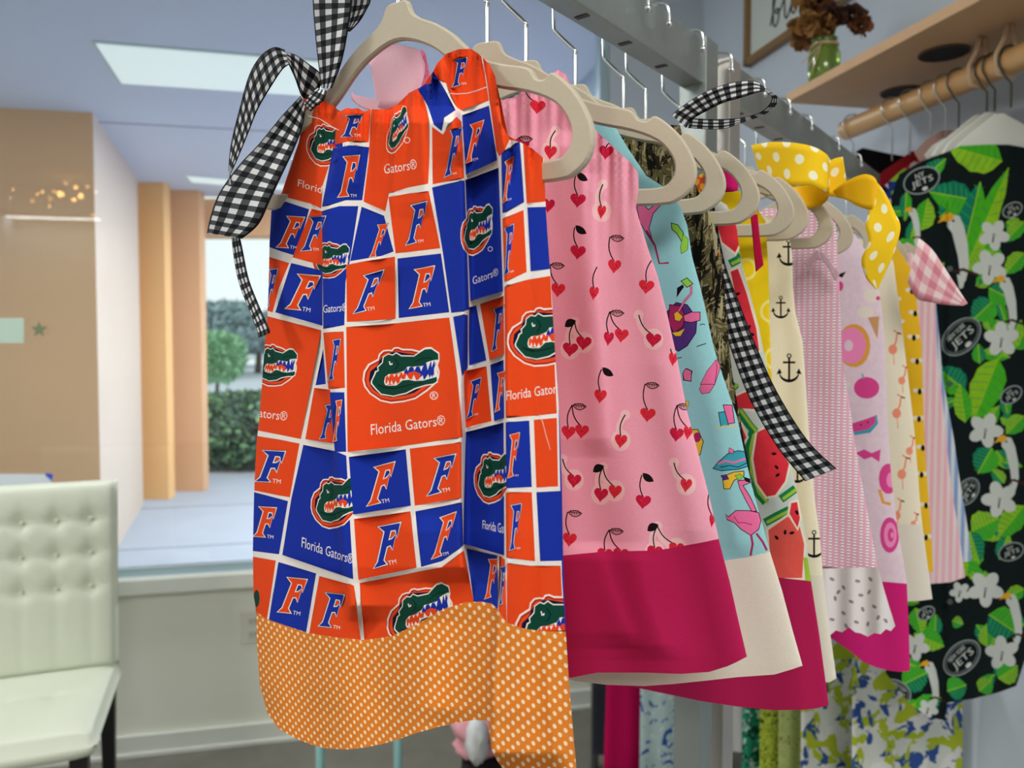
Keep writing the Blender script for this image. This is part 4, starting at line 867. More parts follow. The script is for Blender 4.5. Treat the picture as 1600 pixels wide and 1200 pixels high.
T4 = lambda *a: [(1000+x/4, 400+y/4) for x, y in zip(a[::2], a[1::2])]
wl += slice_(T4(550,90,620,60,680,230,740,450,760,600,700,620,640,420,580,230), T4(560,50,620,20), 1, [T4(610,237)[0], T4(682,445)[0], T4(700,490)[0]])
wl += slice_([(1110,330),(1150,335),(1160,380),(1150,400),(1125,380)], [(1120,350),(1130,372),(1150,392),(1165,402)], 1)
wl += [(np.array([(1185,800),(1275,860),(1275,915),(1190,915)])*0+[(1255,870),(1262,872),(1268,910),(1259,910)], 4)]
wR = [(1100,300),(1135,320),(1150,345),(1158,410),(1171,455),(1186,512),(1197,570),(1215,640),(1235,720),(1248,783),(1260,843),(1267,908),(1280,990),(1295,1102)]
wB = [(1295,1102),(1275,1107),(1254,1109),(1210,1110),(1152,1104),(1093,1095),(1035,1083),(962,1068),(900,1045)]
wd = simple('watermelon print dress with bright magenta hem hanging lowest', .288, wR, C_WB, C_M, 908, wB, tile(wl, -185, -20, 2), WM, T=.014, wave=.002, seed=4, ztop=.13, stop=.085)
M_fl = dots('coral_flower_cotton', (236, 88, 62), (246, 190, 60), .011, .003)
ribbon('tie', [(1100,262,1112,300,.262),(1115,250,1125,300,.26),(1138,245,1142,300,.258),(1158,262,1152,298,.26)], cloth('hot_pink_ribbon', (214, 26, 112)), wd, 'hot pink ribbon tie')
ribbon('tie', [(1086,280,1085,310,.268),(1100,272,1105,318,.266),(1118,292,1118,322,.266)], M_fl, wd, 'coral floral tie', wreal=.025)
ribbon('tie', [(1172,335,1184,335,.26),(1175,360,1186,360,.258),(1178,395,1190,392,.257),(1181,425,1193,414,.257)], cloth('crimson_ribbon', (192, 20, 66)), wd, 'crimson ribbon tail')
# 6 yellow lemon
g = NG('lemon_print', .9); v = g.vor(38); e = g.vor(38, 'DISTANCE_TO_EDGE'); ring = g.f('LESS_THAN', g.f('ABSOLUTE', g.f('SUBTRACT', v.outputs['Distance'], .36)), .05)
c = g.mix(v.outputs['Distance'], lin((250, 216, 30)), lin((226, 190, 20))); c = g.mix(ring, c, lin((248, 232, 130))); M_lem = g.out(c)
simple('bright yellow lemon slice print dress behind the watermelon dress', .332, [(1165,300),(1196,345),(1201,425),(1203,520),(1206,600),(1216,700),(1240,800),(1262,880),(1266,900)], M_lem, ztop=.125, stop=.085, T=.012, seed=5)
# 7 anchors
C_CR = cloth('cream_cotton', (238, 230, 206)); 
def anchor(x, y, s, mi=1):
    o = [(circ(x, y-.82*s, .17*s, 12), mi), (circ(x, y-.82*s, .09*s, 10), 0), (stroke([(x, y-.66*s), (x, y+.85*s)], .14*s), mi), (stroke([(x-.42*s, y-.38*s), (x+.42*s, y-.38*s)], .14*s), mi)]
    a = np.linspace(.12, math.pi-.12, 11); o.append((stroke(np.stack([x+np.cos(a)*.66*s, y+.28*s+np.sin(a)*.6*s], 1), np.r_[.06, .1, .14, .18, .2, .22, .2, .18, .14, .1, .06]*s), mi))
    for k in (-1, 1): o.append((np.array([(x+k*.66*s, y+.02*s), (x+k*.86*s, y+.42*s), (x+k*.48*s, y+.36*s)]), mi))
    return o
al = anchor(1232, 394, 22)+anchor(1233, 575, 23)+anchor(1272, 850, 22)+anchor(1246, 735, 20)+anchor(1220, 480, 18)
simple('cream dress printed with black anchors beside the gingham tail', .412, [(1215,340),(1232,362),(1238,400),(1239,450),(1243,490),(1254,533),(1259,600),(1264,677),(1273,780),(1281,840),(1286,900),(1293,960),(1307,1060)], C_CR, C_IV, 905, [(1307,1060),(1296,1066),(1280,1066),(1240,1062)], tile(al, -82, 30, 3), [C_CR, C_K], ztop=.12, stop=.085, T=.018, wave=.003, seed=6)
# 8 pink seersucker + eyelet
def seersucker(name, c1, c2, pitch, puck=True):
    g = NG(name); s = g.f('FRACT', g.f('MULTIPLY', g.u, 1/pitch)); k = g.f('GREATER_THAN', s, .5)
    pk = g.f('SINE', g.f('MULTIPLY', g.v, 2000.0)); hgt = g.f('MULTIPLY', pk, k)
    c = g.mix(k, lin(c1), lin(c2)); c = g.mix(g.f('MULTIPLY', g.f('MULTIPLY', g.f('ADD', pk, 1.0), k), .07), c, (1, 1, 1, 1)); return g.out(c, hgt, .6 if puck else .2, .001)
M_sk = seersucker('pink_seersucker', (236, 178, 202), (244, 220, 230), .0060)
C_E = cloth('white_eyelet', (232, 226, 228)); C_EH = cloth('eyelet_hole', (150, 140, 146)); 
el = []
for x, y, a in [(1300,905,.5),(1318,918,1.),(1340,908,.2),(1358,925,2.),(1330,940,.4),(1348,952,1.2),(1366,948,.6),(1372,965,2),(1305,935,1.4),(1318,958,.7),(1338,972,.3),(1356,975,1.8),(1384,970,.9),(1300,968,.2),(1322,978,1.1),(1310,925,2.2),(1345,930,.1),(1360,905,.9)]: el += [(circ(x, y, 4.4, 8, 2.6, a), 1)]
M_sd = cloth('deep_pink_seersucker', (222, 158, 190))
sR = [(1290,330),(1306,350),(1309,400),(1311,433),(1313,487),(1316,567),(1326,620),(1334,683),(1346,750),(1360,825),(1373,893),(1381,920),(1390,950),(1399,978)]
sB = [(1399,978),(1392,986),(1384,983),(1376,991),(1366,989),(1356,995),(1346,990),(1336,988),(1326,980),(1316,988),(1306,985),(1298,992),(1285,985)]
ss = simple('pink seersucker dress with white eyelet lace hem', .492, sR, M_sk, C_E, 893, sB, (), None, ztop=.115, stop=.085, T=.012, back=.006, wave=.002, seed=7, hemlayers=())
hb = [c for c in ss.children if c.name.startswith('hem_band')][0]; bpy.data.objects.remove(hb)
hS, aS = make_h([(1200,330),(1230,1000)], sR, (), .02)
panel('eyelet_hem', [(1262,889),(1300,888),(1340,887),(1372,886)]+sR[11:]+sB[1:]+[(1270,985)], el, [C_E, C_EH], lambda P: on_rack(P[:, 0], P[:, 1], .492-.013-.003*np.sin(P[:, 0]/7)), ss, 6)
ribbon('neck_ruffle', [(1258,412,1262,424,.478),(1275,392,1278,406,.476),(1290,398,1290,412,.476),(1305,418,1300,430,.476),(1312,428,1306,440,.478)], M_sk, ss)
# 9 ice cream print
C_IC = cloth('lilac_white_cotton', (226, 206, 218), var=.12, vscale=160); C_DN = cloth('donut_gold', (222, 160, 70)); C_PK = cloth('print_rose', (214, 70, 142)); C_PK2 = cloth('icing_pink', (240, 140, 190)); C_CN = cloth('cone_tan', (196, 150, 100))
IM = [C_IC, C_PK, C_PK2, C_DN, C_T, C_K, C_CN, C_IV, C_R]
il = [(circ(1334, 540, 26, 18, 34), 3), (circ(1330, 540, 23, 18, 28), 2), (circ(1326, 540, 7, 10, 9), 0), (circ(1354, 606, 20, 16, 17), 1), (stroke([(1350, 592), (1347, 584)], 2), 4),
      ([(1330, 664), (1370, 648), (1372, 662), (1360, 676), (1335, 680)], 4), ([(1330, 662), (1368, 650), (1368, 660), (1356, 671), (1334, 675)], 1), (circ(1345, 664, 1.4, 6), 5), (circ(1356, 660, 1.4, 6), 5),
      ([(1337, 708), (1350, 702), (1362, 708), (1376, 702), (1374, 722), (1362, 714), (1350, 718)], 1), (circ(1388, 748, 15, 14, 24), 1), (circ(1392, 750, 7, 12, 12), 2), (stroke([(1374, 765), (1380, 785), (1392, 788)], 5), 3),
      (circ(1390, 836, 15, 16, 28), 1), (circ(1391, 836, 10, 14, 20), 2), (circ(1392, 836, 5, 12, 11), 1), (circ(1394, 836, 2.5, 8, 5), 2),
      (circ(1362, 462, 14, 12, 11), 7), (circ(1352, 488, 13, 12, 9), 7), (circ(1372, 466, 3.5, 8), 1), ([(1356, 496), (1374, 494), (1371, 530)], 6), (circ(1312, 447, 6, 10, 8), 1), ([(1306, 430), (1322, 424), (1316, 434)], 5), (circ(1345, 870, 4, 8), 4), (circ(1325, 600, 4, 8), 7)]
iR = [(1335,365),(1358,400),(1372,440),(1377,480),(1383,533),(1385,600),(1388,683),(1393,750),(1403,830),(1412,880),(1417,912),(1420,980),(1422,1048)]
iB = [(1422,1048),(1408,1050),(1390,1048),(1370,1043),(1350,1035),(1325,1015),(1300,998),(1270,985)]
ic = simple('lilac-white dress printed with donuts, fruit and ice cream, magenta hem', .60, iR, C_IC, cloth('rose_magenta', (206, 34, 118)), 912, iB, tile(il, -108, 18, 2), IM, ztop=.115, stop=.08, T=.022, seed=8)
# 10 cream flamingo, 11 bees, 12 pink stripe, 13 blue stripe
C_OF = cloth('coral_flamingo', (240, 150, 120)); fl2 = []
for x, y, k in ((1398, 540, 1), (1404, 640, 1), (1412, 735, 1), (1424, 700, .8), (1404, 800, .9), (1430, 815, .6), (1412, 590, .8)):
    fl2 += [(stroke([(x-2, y-24*k), (x+4*k, y-20*k), (x+2, y-6*k), (x-2, y+2)], 3), 1), (circ(x-3, y+6*k, 7*k, 10, 8*k), 1), (stroke([(x+4*k, y-20*k), (x+10*k, y-18*k)], 2.2), 2), (stroke([(x-2, y+12*k), (x-1, y+30*k)], 1.4), 1)]
simple('cream dress printed with small coral flamingos, white hem', .70, [(1375,375),(1396,410),(1401,450),(1408,500),(1414,550),(1420,600),(1428,667),(1434,740),(1438,790),(1441,820),(1449,880),(1457,936)], C_CR, C_IV, 820, [(1457,936),(1436,939),(1415,940)], tile(fl2, -60, 22, 3), [C_CR, C_OF, C_K], ztop=.11, stop=.08, T=.024, seed=9)
bl = []
for x, y in ((1425, 455), (1430, 490), (1428, 528), (1433, 565), (1437, 612), (1436, 655), (1442, 700), (1440, 742), (1447, 790), (1447, 840)): bl += [(circ(x-6, y-2, 4.5, 8, 3.5), 1), (circ(x+5, y-2, 4.5, 8, 3.5), 1), (circ(x, y, 3.2, 8, 5), 2)]
simple('mustard yellow dress printed with white bees', .80, [(1400,385),(1424,420),(1431,460),(1436,500),(1440,533),(1442,600),(1444,683),(1448,740),(1452,790),(1456,850),(1458,893)], cloth('mustard_cotton', (232, 184, 40)), None, None, [(1458,893),(1440,897)], tile(bl, -26, 14, 5), [MATS['mustard_cotton'], C_IV, C_K], ztop=.11, stop=.075, T=.024, seed=10)
ps = simple('pale pink pinstripe dress next to the blue striped dress', .95, [(1425,395),(1452,440),(1461,473),(1463,520),(1465,567),(1472,620),(1479,690),(1486,760),(1496,820),(1503,865),(1508,902)], seersucker('pink_pinstripe', (232, 180, 196), (244, 222, 226), .009), None, None, [(1508,902),(1485,910),(1455,912)], ztop=.10, stop=.07, T=.03, seed=11)
simple('blue and white striped dress, last one on the rail', 1.1, [(1440,410),(1462,470),(1468,530),(1472,583),(1482,640),(1491,690),(1498,740),(1508,800),(1515,845),(1518,876)], seersucker('blue_stripe', (140, 166, 208), (226, 232, 240), .011), None, None, [(1518,876),(1500,880)], ztop=.10, stop=.07, T=.03, seed=12)
# bows at the back
M_yd = dots('yellow_dotted_ribbon', (250, 206, 36), (250, 246, 214), .026, .0042)
M_yp = cloth('yellow_ribbon', (246, 190, 22), rough=.5)
ic.name = ic.name
anc = [o for o in bpy.data.objects if o.get('label', '').startswith('cream dress printed with black')][0]
yb = bpy.data.objects.new('shoulder_bow', None); COL.objects.link(yb); yb.parent = ss; yb.matrix_parent_inverse = ss.matrix_basis.inverted(); yb['label'] = 'yellow ribbon bow with white dots'
ribbon('bow_loop', [(1174,227,1188,274,.40),(1205,222,1214,286,.385),(1240,223,1238,292,.375),(1270,229,1266,290,.375),(1290,240,1290,299,.385),(1297,250,1295,300,.40)], M_yd, yb, wreal=.036)
ribbon('bow_loop', [(1295,250,1295,300,.402),(1290,270,1293,312,.42),(1265,285,1280,322,.43),(1242,286,1258,325,.43),(1228,284,1240,312,.42)], M_yp, yb)
ribbon('bow_loop', [(1294,252,1294,306,.42),(1306,247,1308,306,.42),(1317,245,1323,284,.42)], M_yd, yb, wreal=.036)
ribbon('bow_loop', [(1302,298,1306,308,.41),(1318,286,1322,312,.40),(1335,277,1340,322,.392),(1353,272,1360,328,.388),(1368,279,1366,322,.388),(1374,300,1366,312,.390)], M_yp, yb)
ribbon('bow_tail', [(1362,316,1370,284,.390),(1358,330,1384,303,.388),(1352,352,1398,332,.385),(1357,378,1407,355,.383),(1346,405,1398,392,.382),(1352,432,1384,425,.382),(1368,452,1373,450,.382)], M_yd, yb, wreal=.036)
M_pg = gingham('pink_white_gingham', (226, 142, 158), (238, 180, 190), (248, 226, 226), 6, 95)
ribbon('shoulder_bow', [(1436,372,1418,440,.66),(1455,388,1432,466,.655),(1472,412,1452,472,.65),(1490,440,1476,476,.65),(1512,474,1504,478,.65)], M_pg, ps, 'pink gingham ribbon bow end')
# ------------------------------------------------------------------ SHELF, ROD, SHIRT ON THE RIGHT WALL
M_pine = mat('pale_birch_wood', (204, 164, 122), .55, bump=.15, bscale=30, var=.08, vscale=18)
M_dowel = mat('golden_dowel', (206, 160, 104), .4, bump=.1, bscale=40, var=.1, vscale=25)
SF, SZ = 1.056, EYE+.568
sh = thing('wall_shelf', 'pale wooden wall shelf with round holes in its underside', 'shelf', room(1.22, 1.0, SZ))
rbox('board', SF, WR, .1, 1.71, SZ, SZ+.022, M_pine, sh, bevel=.002)
for x, y in ((1475, 82), (1410, 143)):
    d = rays([x], [y])[0]; p = d*(.568/d[2]); bm = bmesh.new()
    bmesh.ops.create_cone(bm, cap_ends=True, segments=28, radius1=.045, radius2=.045, depth=.004, matrix=Matrix.Translation((p[0], p[1], SZ-.001))); bmobj('cable_hole', bm, mat('hole_black', (24, 20, 20)), sh)
    tube('hole_rim', [(p[0]+.046*math.cos(k*.2618), p[1]+.046*math.sin(k*.2618), SZ-.002) for k in range(24)], .002, mat('dark_wood', (96, 70, 52)), sh, 6, True)
RODA, RODZ, RODR = 1.19, EYE+.50, .024
rd = thing('clothes_rod', 'golden wooden clothes rod hanging under the shelf', 'rod', room(RODA, 1.0, RODZ))
tube('dowel', [room(RODA, .1, RODZ+.004), room(RODA, .9, RODZ), room(RODA, 1.66, RODZ-.004)], RODR, M_dowel, rd, 20)
def b_at(px, a):       # distance b where the ray of column px crosses lateral position a
    r = (px-800)/FPX; D = a/(r*RN[0]+RN[1]); return float(np.array([r*D, D]) @ RM)
M_rope = mat('cotton_rope', (206, 176, 144), .95, bump=.8, bscale=500)
for px in (1524, 1566):
    b0 = b_at(px, RODA); tube('rope_loop', [room(RODA-.004, b0, SZ-.001), room(RODA-.012, b0, SZ-.03), room(RODA-.026, b0+.002, RODZ+.012), room(RODA-.02, b0+.004, RODZ-.022), room(RODA+.01, b0+.004, RODZ-.027), room(RODA+.027, b0, RODZ), room(RODA+.012, b0, RODZ+.03), room(RODA+.002, b0, SZ-.001)], .0055, M_rope, rd, 8)
def rod_hook(px, L, m, parent, r=.0016, a=RODA, z=RODZ, R=RODR):
    b0 = b_at(px, a); pts = [room(a+math.cos(t)*(R+.003), b0+.001*t, z+math.sin(t)*(R+.003)) for t in np.linspace(-.3, math.pi+.35, 14)]
    pts += [room(a-.012, b0, z-R-.008), room(a, b0, z-R-.018), room(a, b0, z-R-L)]; return tube('hook', pts, r, m, parent, 7)
def plate(name, poly, b, th, m, parent=None, plane=None):
    P = np.array(poly, float); f_ = plane or on_b; X = f_(P[:, 0], P[:, 1], b); off = np.append(RM, 0)*th; n = len(P)
    T_ = [list(map(int, t)) for t in delaunay_2d_cdt([Vector(p) for p in P], [], [list(range(n)) if area2(P) > 0 else list(range(n))[::-1]], 1, 1e-4, False)[2]]
    T_ = [t for t in T_ if max(t) < n]
    F = T_+[[n+i for i in t[::-1]] for t in T_]+[(i, n+i, n+(i+1) % n, (i+1) % n) for i in range(n)]
    o = mesh(name, list(X-off/2)+list(X+off/2), F, m, parent, smooth=False)
    bm = bmesh.new(); bm.from_mesh(o.data); bmesh.ops.recalc_face_normals(bm, faces=bm.faces); bm.to_mesh(o.data); bm.free(); return o
M_wpl = mat('white_plastic', (226, 228, 220), .4)
SB = 1.20
arch = [(1478,240),(1488,224),(1508,206),(1528,192),(1541,181),(1546,176),(1556,176),(1563,182),(1590,196),(1625,214),(1655,236),(1650,246),(1610,228),(1575,222),(1540,222),(1510,228),(1490,242)]
for i, (px, db, dx, dy, lab) in enumerate(((1570, 0, 10, 2, 'white plastic hanger inside the tropical leaf shirt'), (1545, .035, -6, 0, 'white plastic hanger just behind the shirt hanger'), (1533, .07, -22, 4, 'white plastic hanger farthest left under the wooden rod'))):
    b_ = b_at(px, RODA); T = thing('hanger', lab, 'hanger', room(RODA, b_, RODZ-.1), 'white hangers on the wooden rod')
    b_ = SB+db
    plate('body', [(x+dx, y+dy) for x, y in arch], b_, .007, M_wpl, T); rod_hook(px, .062-.004*i, mat('dark_wire', (92, 90, 84), .4, metal=.8), T, .0019)
# shirt
C_D = cloth('shirt_black_green', (14, 26, 26)); C_L1 = cloth('leaf_bright', (74, 178, 30), var=.2, vscale=60); C_L2 = cloth('leaf_lime', (142, 196, 34), var=.2, vscale=60); C_L3 = cloth('leaf_teal', (16, 122, 96), var=.25, vscale=60); C_FW = cloth('hibiscus_white', (206, 210, 204)); C_LG2 = cloth('logo_grey', (150, 160, 160)); C_BK = cloth('beak_orange', (232, 170, 40)); C_BR = cloth('branch_brown', (60, 34, 34))
SM = [C_D, C_L1, C_L2, C_L3, C_FW, C_LG2, C_BK, C_BR]
def bleaf(x0, y0, x1, y1, w, c1, c2):
    L = math.hypot(x1-x0, y1-y0); an = math.atan2(y1-y0, x1-x0); t = np.linspace(0, 1, 9); up = np.sin(np.pi*t**.8)**.75*w
    o = []
    for sg, c in ((1, c1), (-1, c2)):
        X = t*L; Y = sg*up*(1-.10*(np.arange(9) % 2)); X = np.r_[X, X[::-1]]; Y = np.r_[Y, np.zeros(9)]
        o.append((np.stack([x0+X*math.cos(an)-Y*math.sin(an), y0+X*math.sin(an)+Y*math.cos(an)], 1), c))
        for k in range(1, 8):
            xa = L*k/8; ya = sg*up[k]*.85
            p = np.array([[xa, 0], [xa+L*.07, ya]]); q_ = np.stack([x0+p[:, 0]*math.cos(an)-p[:, 1]*math.sin(an), y0+p[:, 0]*math.sin(an)+p[:, 1]*math.cos(an)], 1); o.append((stroke(q_, .9), 3 if c != 3 else 1))
    o.append((stroke([(x0, y0), (x1, y1)], 2.2), 2)); return o
def hibis(x, y, r, rot=0):
    o = []
    for k in range(5):
        a = rot+k*2*math.pi/5; o.append((circ(x+math.cos(a)*r*.55, y+math.sin(a)*r*.55, r*.5, 12, r*.36, a), 4))
    return o+[(stroke([(x, y), (x-2, y+r*.5)], 2.4), 7), (circ(x, y, 3, 8), 5)]
def toucan(x, y, k=1., fl=1):
    p = lambda *a: [(x+fl*u*k, y+v*k) for u, v in zip(a[::2], a[1::2])]
    return [(p(0, -4, 10, -10, 20, -8, 28, 10, 34, 40, 36, 75, 30, 100, 22, 96, 18, 60, 8, 20, 0, 10), 4), (p(-16, 4, -6, -10, 6, -14, 12, -6, 4, 2, -6, 0), 6), (circ(x+fl*10*k, y, 2.4*k, 8), 0), (stroke(p(10, 84, 26, 80, 52, 90), 5*k), 7), (p(16, 88, 30, 92, 26, 110, 20, 112), 4)]
def jets(x, y, r, rot=-.3, big=False):
    u = np.array([math.cos(rot), math.sin(rot)]); v = np.array([-u[1], u[0]]); c0 = np.array([x, y], float)
    o = [(circ(x, y, r, 26, r*.68, rot), 5), (circ(x, y, r-2, 26, r*.68-2, rot), 0)]
    if big: o += [(circ(x, y, r-4.5, 26, r*.68-4.5, rot), 5), (circ(x, y, r-5.3, 26, r*.68-5.3, rot), 0)]
    q_ = lambda l, t_, w, h, sk=.15: [c0+u*(l+h*sk)+v*t_, c0+u*(l+w+h*sk)+v*t_, c0+u*(l+w)+v*(t_+h), c0+u*l+v*(t_+h)]
    o += text('JETS', q_(-r*.62, -r*.10, r*1.2, r*.40), 4)
    if big: o += text('NEW YORK', q_(-r*.55, -r*.40, r*1.0, r*.20), 4)
    else: o += text('NY', q_(-r*.25, -r*.42, r*.5, r*.26), 4)
    return o+[(circ(x+u[0]*0+v[0]*r*.45, y+v[1]*r*.45, r*.16, 10, r*.10, rot), 4)]
sl = []
rl_ = np.random.default_rng(11)
for k_ in range(46):
    cy_ = 330+k_*17; cx_ = (1550 if k_ % 3 else 1440)+rl_.uniform(-26, 26); an_ = rl_.uniform(0, 6.28); L_2 = rl_.uniform(26, 50); c_ = int(rl_.integers(1, 4)); sl += bleaf(cx_, cy_, cx_+L_2*math.cos(an_), cy_+L_2*math.sin(an_), rl_.uniform(8, 14), c_, c_ % 3+1)
for a in [(1566,252,1481,228,24,1,2),(1513,300,1468,340,20,3,1),(1520,312,1452,300,20,3,1),(1504,400,1532,284,18,1,3),(1512,412,1576,262,14,2,1),(1440,280,1478,248,11,1,3),(1416,300,1414,345,8,3,1),(1440,360,1450,310,14,2,1),(1600,346,1570,378,10,2,1),(1512,425,1548,392,12,1,2),(1600,395,1570,428,12,2,1),(1552,470,1520,500,18,3,1),(1545,450,1585,470,16,1,3),
          (1560,560,1520,660,22,2,1),(1508,610,1465,575,18,3,1),(1585,545,1600,520,12,1,2),(1596,500,1560,560,14,3,2),(1600,650,1572,678,12,2,1),(1508,660,1500,600,12,1,2),(1550,700,1528,740,18,3,1),(1600,790,1560,840,16,2,1),(1518,830,1560,810,20,1,2),(1515,845,1510,900,20,2,1),(1515,830,1530,880,14,2,3),(1545,960,1590,990,22,3,1),(1600,920,1570,935,10,2,1),(1560,1060,1590,1040,16,2,1),(1530,1080,1550,1062,12,1,2),
          (1428,990,1475,1010,16,2,1),(1430,950,1440,990,12,1,2),(1410,1070,1450,1050,18,3,1),(1395,1020,1420,1000,10,1,2),(1430,1110,1470,1090,14,3,1),(1488,970,1505,975,8,1,2),(1480,1080,1510,1070,16,3,1),(1395,400,1440,380,16,3,1)]: sl += bleaf(*a[:4], a[4]*1.25, *a[5:])
for a in [(1553,367,24,.2),(1547,417,27,.5),(1565,530,27,.9),(1540,672,27,.1),(1562,780,28,.6),(1540,920,28,.3),(1566,1020,26,.8),(1430,1010,22,.2),(1500,925,16,.5),(1450,1108,16,.3)]: sl += hibis(*a)
for a in [(1480,345,.95),(1562,440,.75),(1565,690,.75),(1572,935,.7),(1445,1040,.62),(1420,330,.5)]: sl += toucan(*a)
for a in [(1582,328,17,-.5),(1502,526,36,-.75,True),(1580,617,19,-.6),(1512,768,24,-1.0,True),(1580,862,21,-.35),(1503,1028,34,-.75,True),(1447,958,15,-.5),(1402,1080,24,.6,True),(1440,282,30,-.4)]: sl += jets(*a)
sLf = [(1478,238),(1440,252),(1405,272),(1392,310),(1398,420),(1400,560),(1398,700),(1392,850),(1386,960),(1384,1050)]
sRt = [(1650,238),(1668,300),(1668,420),(1664,560),(1660,700),(1650,850),(1625,960),(1588,1072)]
sTp = [(1478,238),(1500,228),(1540,226),(1575,226),(1610,232),(1650,238)]
sBt = [(1588,1072),(1560,1082),(1520,1092),(1479,1098),(1477,1126),(1450,1120),(1420,1098),(1384,1052)]
sf_ = [([(1480,240),(1478,600),(1478,850),(1477,1125)], .010, 1.6, 60, 1), ([(1525,300),(1530,700),(1540,1080)], .006, 8, 50, -1)]
shirt = garment('tropical_shirt', 'black shirt printed with green leaves, toucans and team logos', 'shirt', SB, sLf, sRt, sTp, sBt, [('front_panel', None, sl, SM)], sf_, T=.03, back=.02, wave=.004, wk=3, seed=3, step=8, plane=on_b, bmat=C_D)
for i, yy in enumerate((420, 600, 780, 940)):
    p = on_b(np.array(1484.), np.array(float(yy)), SB-.052); bm = bmesh.new(); bmesh.ops.create_cone(bm, cap_ends=True, segments=12, radius1=.005, radius2=.005, depth=.003, matrix=Matrix.Translation(p) @ Matrix.Rotation(math.pi/2, 4, 'X')); bmobj('button', bm, mat('shirt_button', (70, 76, 76), .4), shirt)
# crowded clothes farther along the wooden rod
def hung(name, label, cat, b, tp, lft, rgt, bot, m, hook=None, T=.012, seed=0, **k):
    o = garment(name, label, cat, b, lft, rgt, tp, bot, [('body_panel', None, [], [m])], (), T=T, back=T, wave=.004, wk=3, seed=seed, step=10, plane=on_b, **k)
    return o
C_RD = cloth('deep_red_knit', (150, 28, 40)); C_BL = cloth('black_knit', (16, 16, 20)); C_TP = cloth('dusty_rose', (180, 146, 136)); C_WH = cloth('white_shirting', (218, 218, 212)); 
g = NG('multicolour_print'); v = g.vor(45); rr_ = g.n.new('ShaderNodeValToRGB'); rr_.color_ramp.interpolation = 'CONSTANT'
for p_, c_ in ((0, (225, 225, 220)), (.3, (40, 60, 140)), (.5, (210, 60, 50)), (.65, (150, 200, 60)), (.8, (30, 34, 40))):
    e_ = rr_.color_ramp.elements.new(p_) if p_ else rr_.color_ramp.elements[0]; e_.color = lin(c_)
g.L.new(v.outputs['Color'], rr_.inputs[0]); M_multi = g.out(rr_.outputs[0])
for lab, nm, b, x0, y0, xs, ys, m, hk in (('black top squeezed behind the red one under the rod', 'black_top', 1.60, 1338, 232, 1345, 258, C_BL, 1328),
                                  ('dark red top under the rod beside the yellow bow', 'red_top', 1.50, 1425, 236, 1342, 300, C_RD, 1388),
                                  ('white and black printed top between the red and rose tops', 'printed_top', 1.42, 1440, 244, 1376, 296, M_multi, 1415),
                                  ('dusty rose top with its shoulder showing beside the white hanger', 'rose_top', 1.36, 1470, 204, 1428, 238, C_TP, 1447),
                                  ('white collared top just left of the tropical shirt', 'collared_shirt', 1.30, 1474, 216, 1444, 242, C_WH, 1470)):
    lf = [(xs, ys), (xs+14, ys+22), (xs+40 if xs < 1400 else xs+12, ys+60), (1450, 440), (1455, 640)]
    tp = [(xs, ys), ((xs+x0)/2-2, (ys+y0)/2-2), (x0, y0), (x0+40, y0-3), (1560, y0+2), (1580, ys)]
    xm = float(proj(np.array(room(WR-.03, b, EYE)))[0]); xm = min(xm, 1560.); tp[-1] = (xm, ys); tp[-2] = (xm-14, y0+4); tp[-3] = (min(tp[-3][0], xm-24), y0-1)
    if nm == 'black_top': tp = [(1340, 256), (1338, 236), (1348, 231), (1390, 240), (xm-12, 246), (xm, 258)]; lf[0] = (1340, 256)
    lf = [(min(x_, xm-30), y_) for x_, y_ in lf]; rt = [tp[-1], (xm, 400), (xm, 640)]; bt = [(xm, 640), ((xm+lf[-1][0])/2, 645), lf[-1]]
    o = hung(nm, lab, 'top', b, tp, lf, rt, bt, m, seed=int(b*100)); 
    rod_hook(hk, .09, M_chrome, thing('hanger', {1328: 'dark wire hanger at the far left end of the wooden rod', 1388: 'dark wire hanger of the red top', 1415: 'bright chrome hanger second from the left group', 1447: 'bright chrome hanger over the dusty rose top', 1470: 'bright chrome hanger over the white top'}[hk], 'hanger', room(RODA, b_at(hk, RODA), RODZ), 'metal hangers on the wooden rod'))
T = thing('hanger', 'dark metal hanger hooked between the chrome and white hangers', 'hanger', room(RODA, b_at(1490, RODA), RODZ), 'metal hangers on the wooden rod'); rod_hook(1490, .075, MATS['dark_wire'], T)
# picture with lettering
PD = WR-.012
def on_a(px, py, a):
    d = rays(px, py); k = np.asarray(a)/(d[..., :2] @ RN); p = d*k[..., None]; p[..., 2] += EYE; return p
c0 = on_a(np.array(1168.), np.array(103.), PD); bb0 = float(c0[:2] @ RM); zb = float(c0[2]); pw, ph = .85, .60
T = thing('framed_sign', 'framed white sign with black script lettering on the right wall', 'picture', tuple(c0))
M_fr = mat('oak_frame', (136, 104, 62), .5, var=.1, vscale=30)
M_pap = mat('sign_paper', (206, 214, 208), .7)
rbox('paper', WR-.012, WR-.004, bb0-pw, bb0, zb, zb+ph, M_pap, T)
for b0, b1, z0, z1 in ((bb0-.02, bb0+.004, zb-.004, zb+ph), (bb0-pw, bb0-pw+.02, zb, zb+ph), (bb0-pw, bb0+.004, zb-.004, zb+.02), (bb0-pw, bb0, zb+ph-.02, zb+ph)): rbox('frame_side', WR-.028, WR-.001, b0, b1, z0, z1, M_fr, T, bevel=.002)
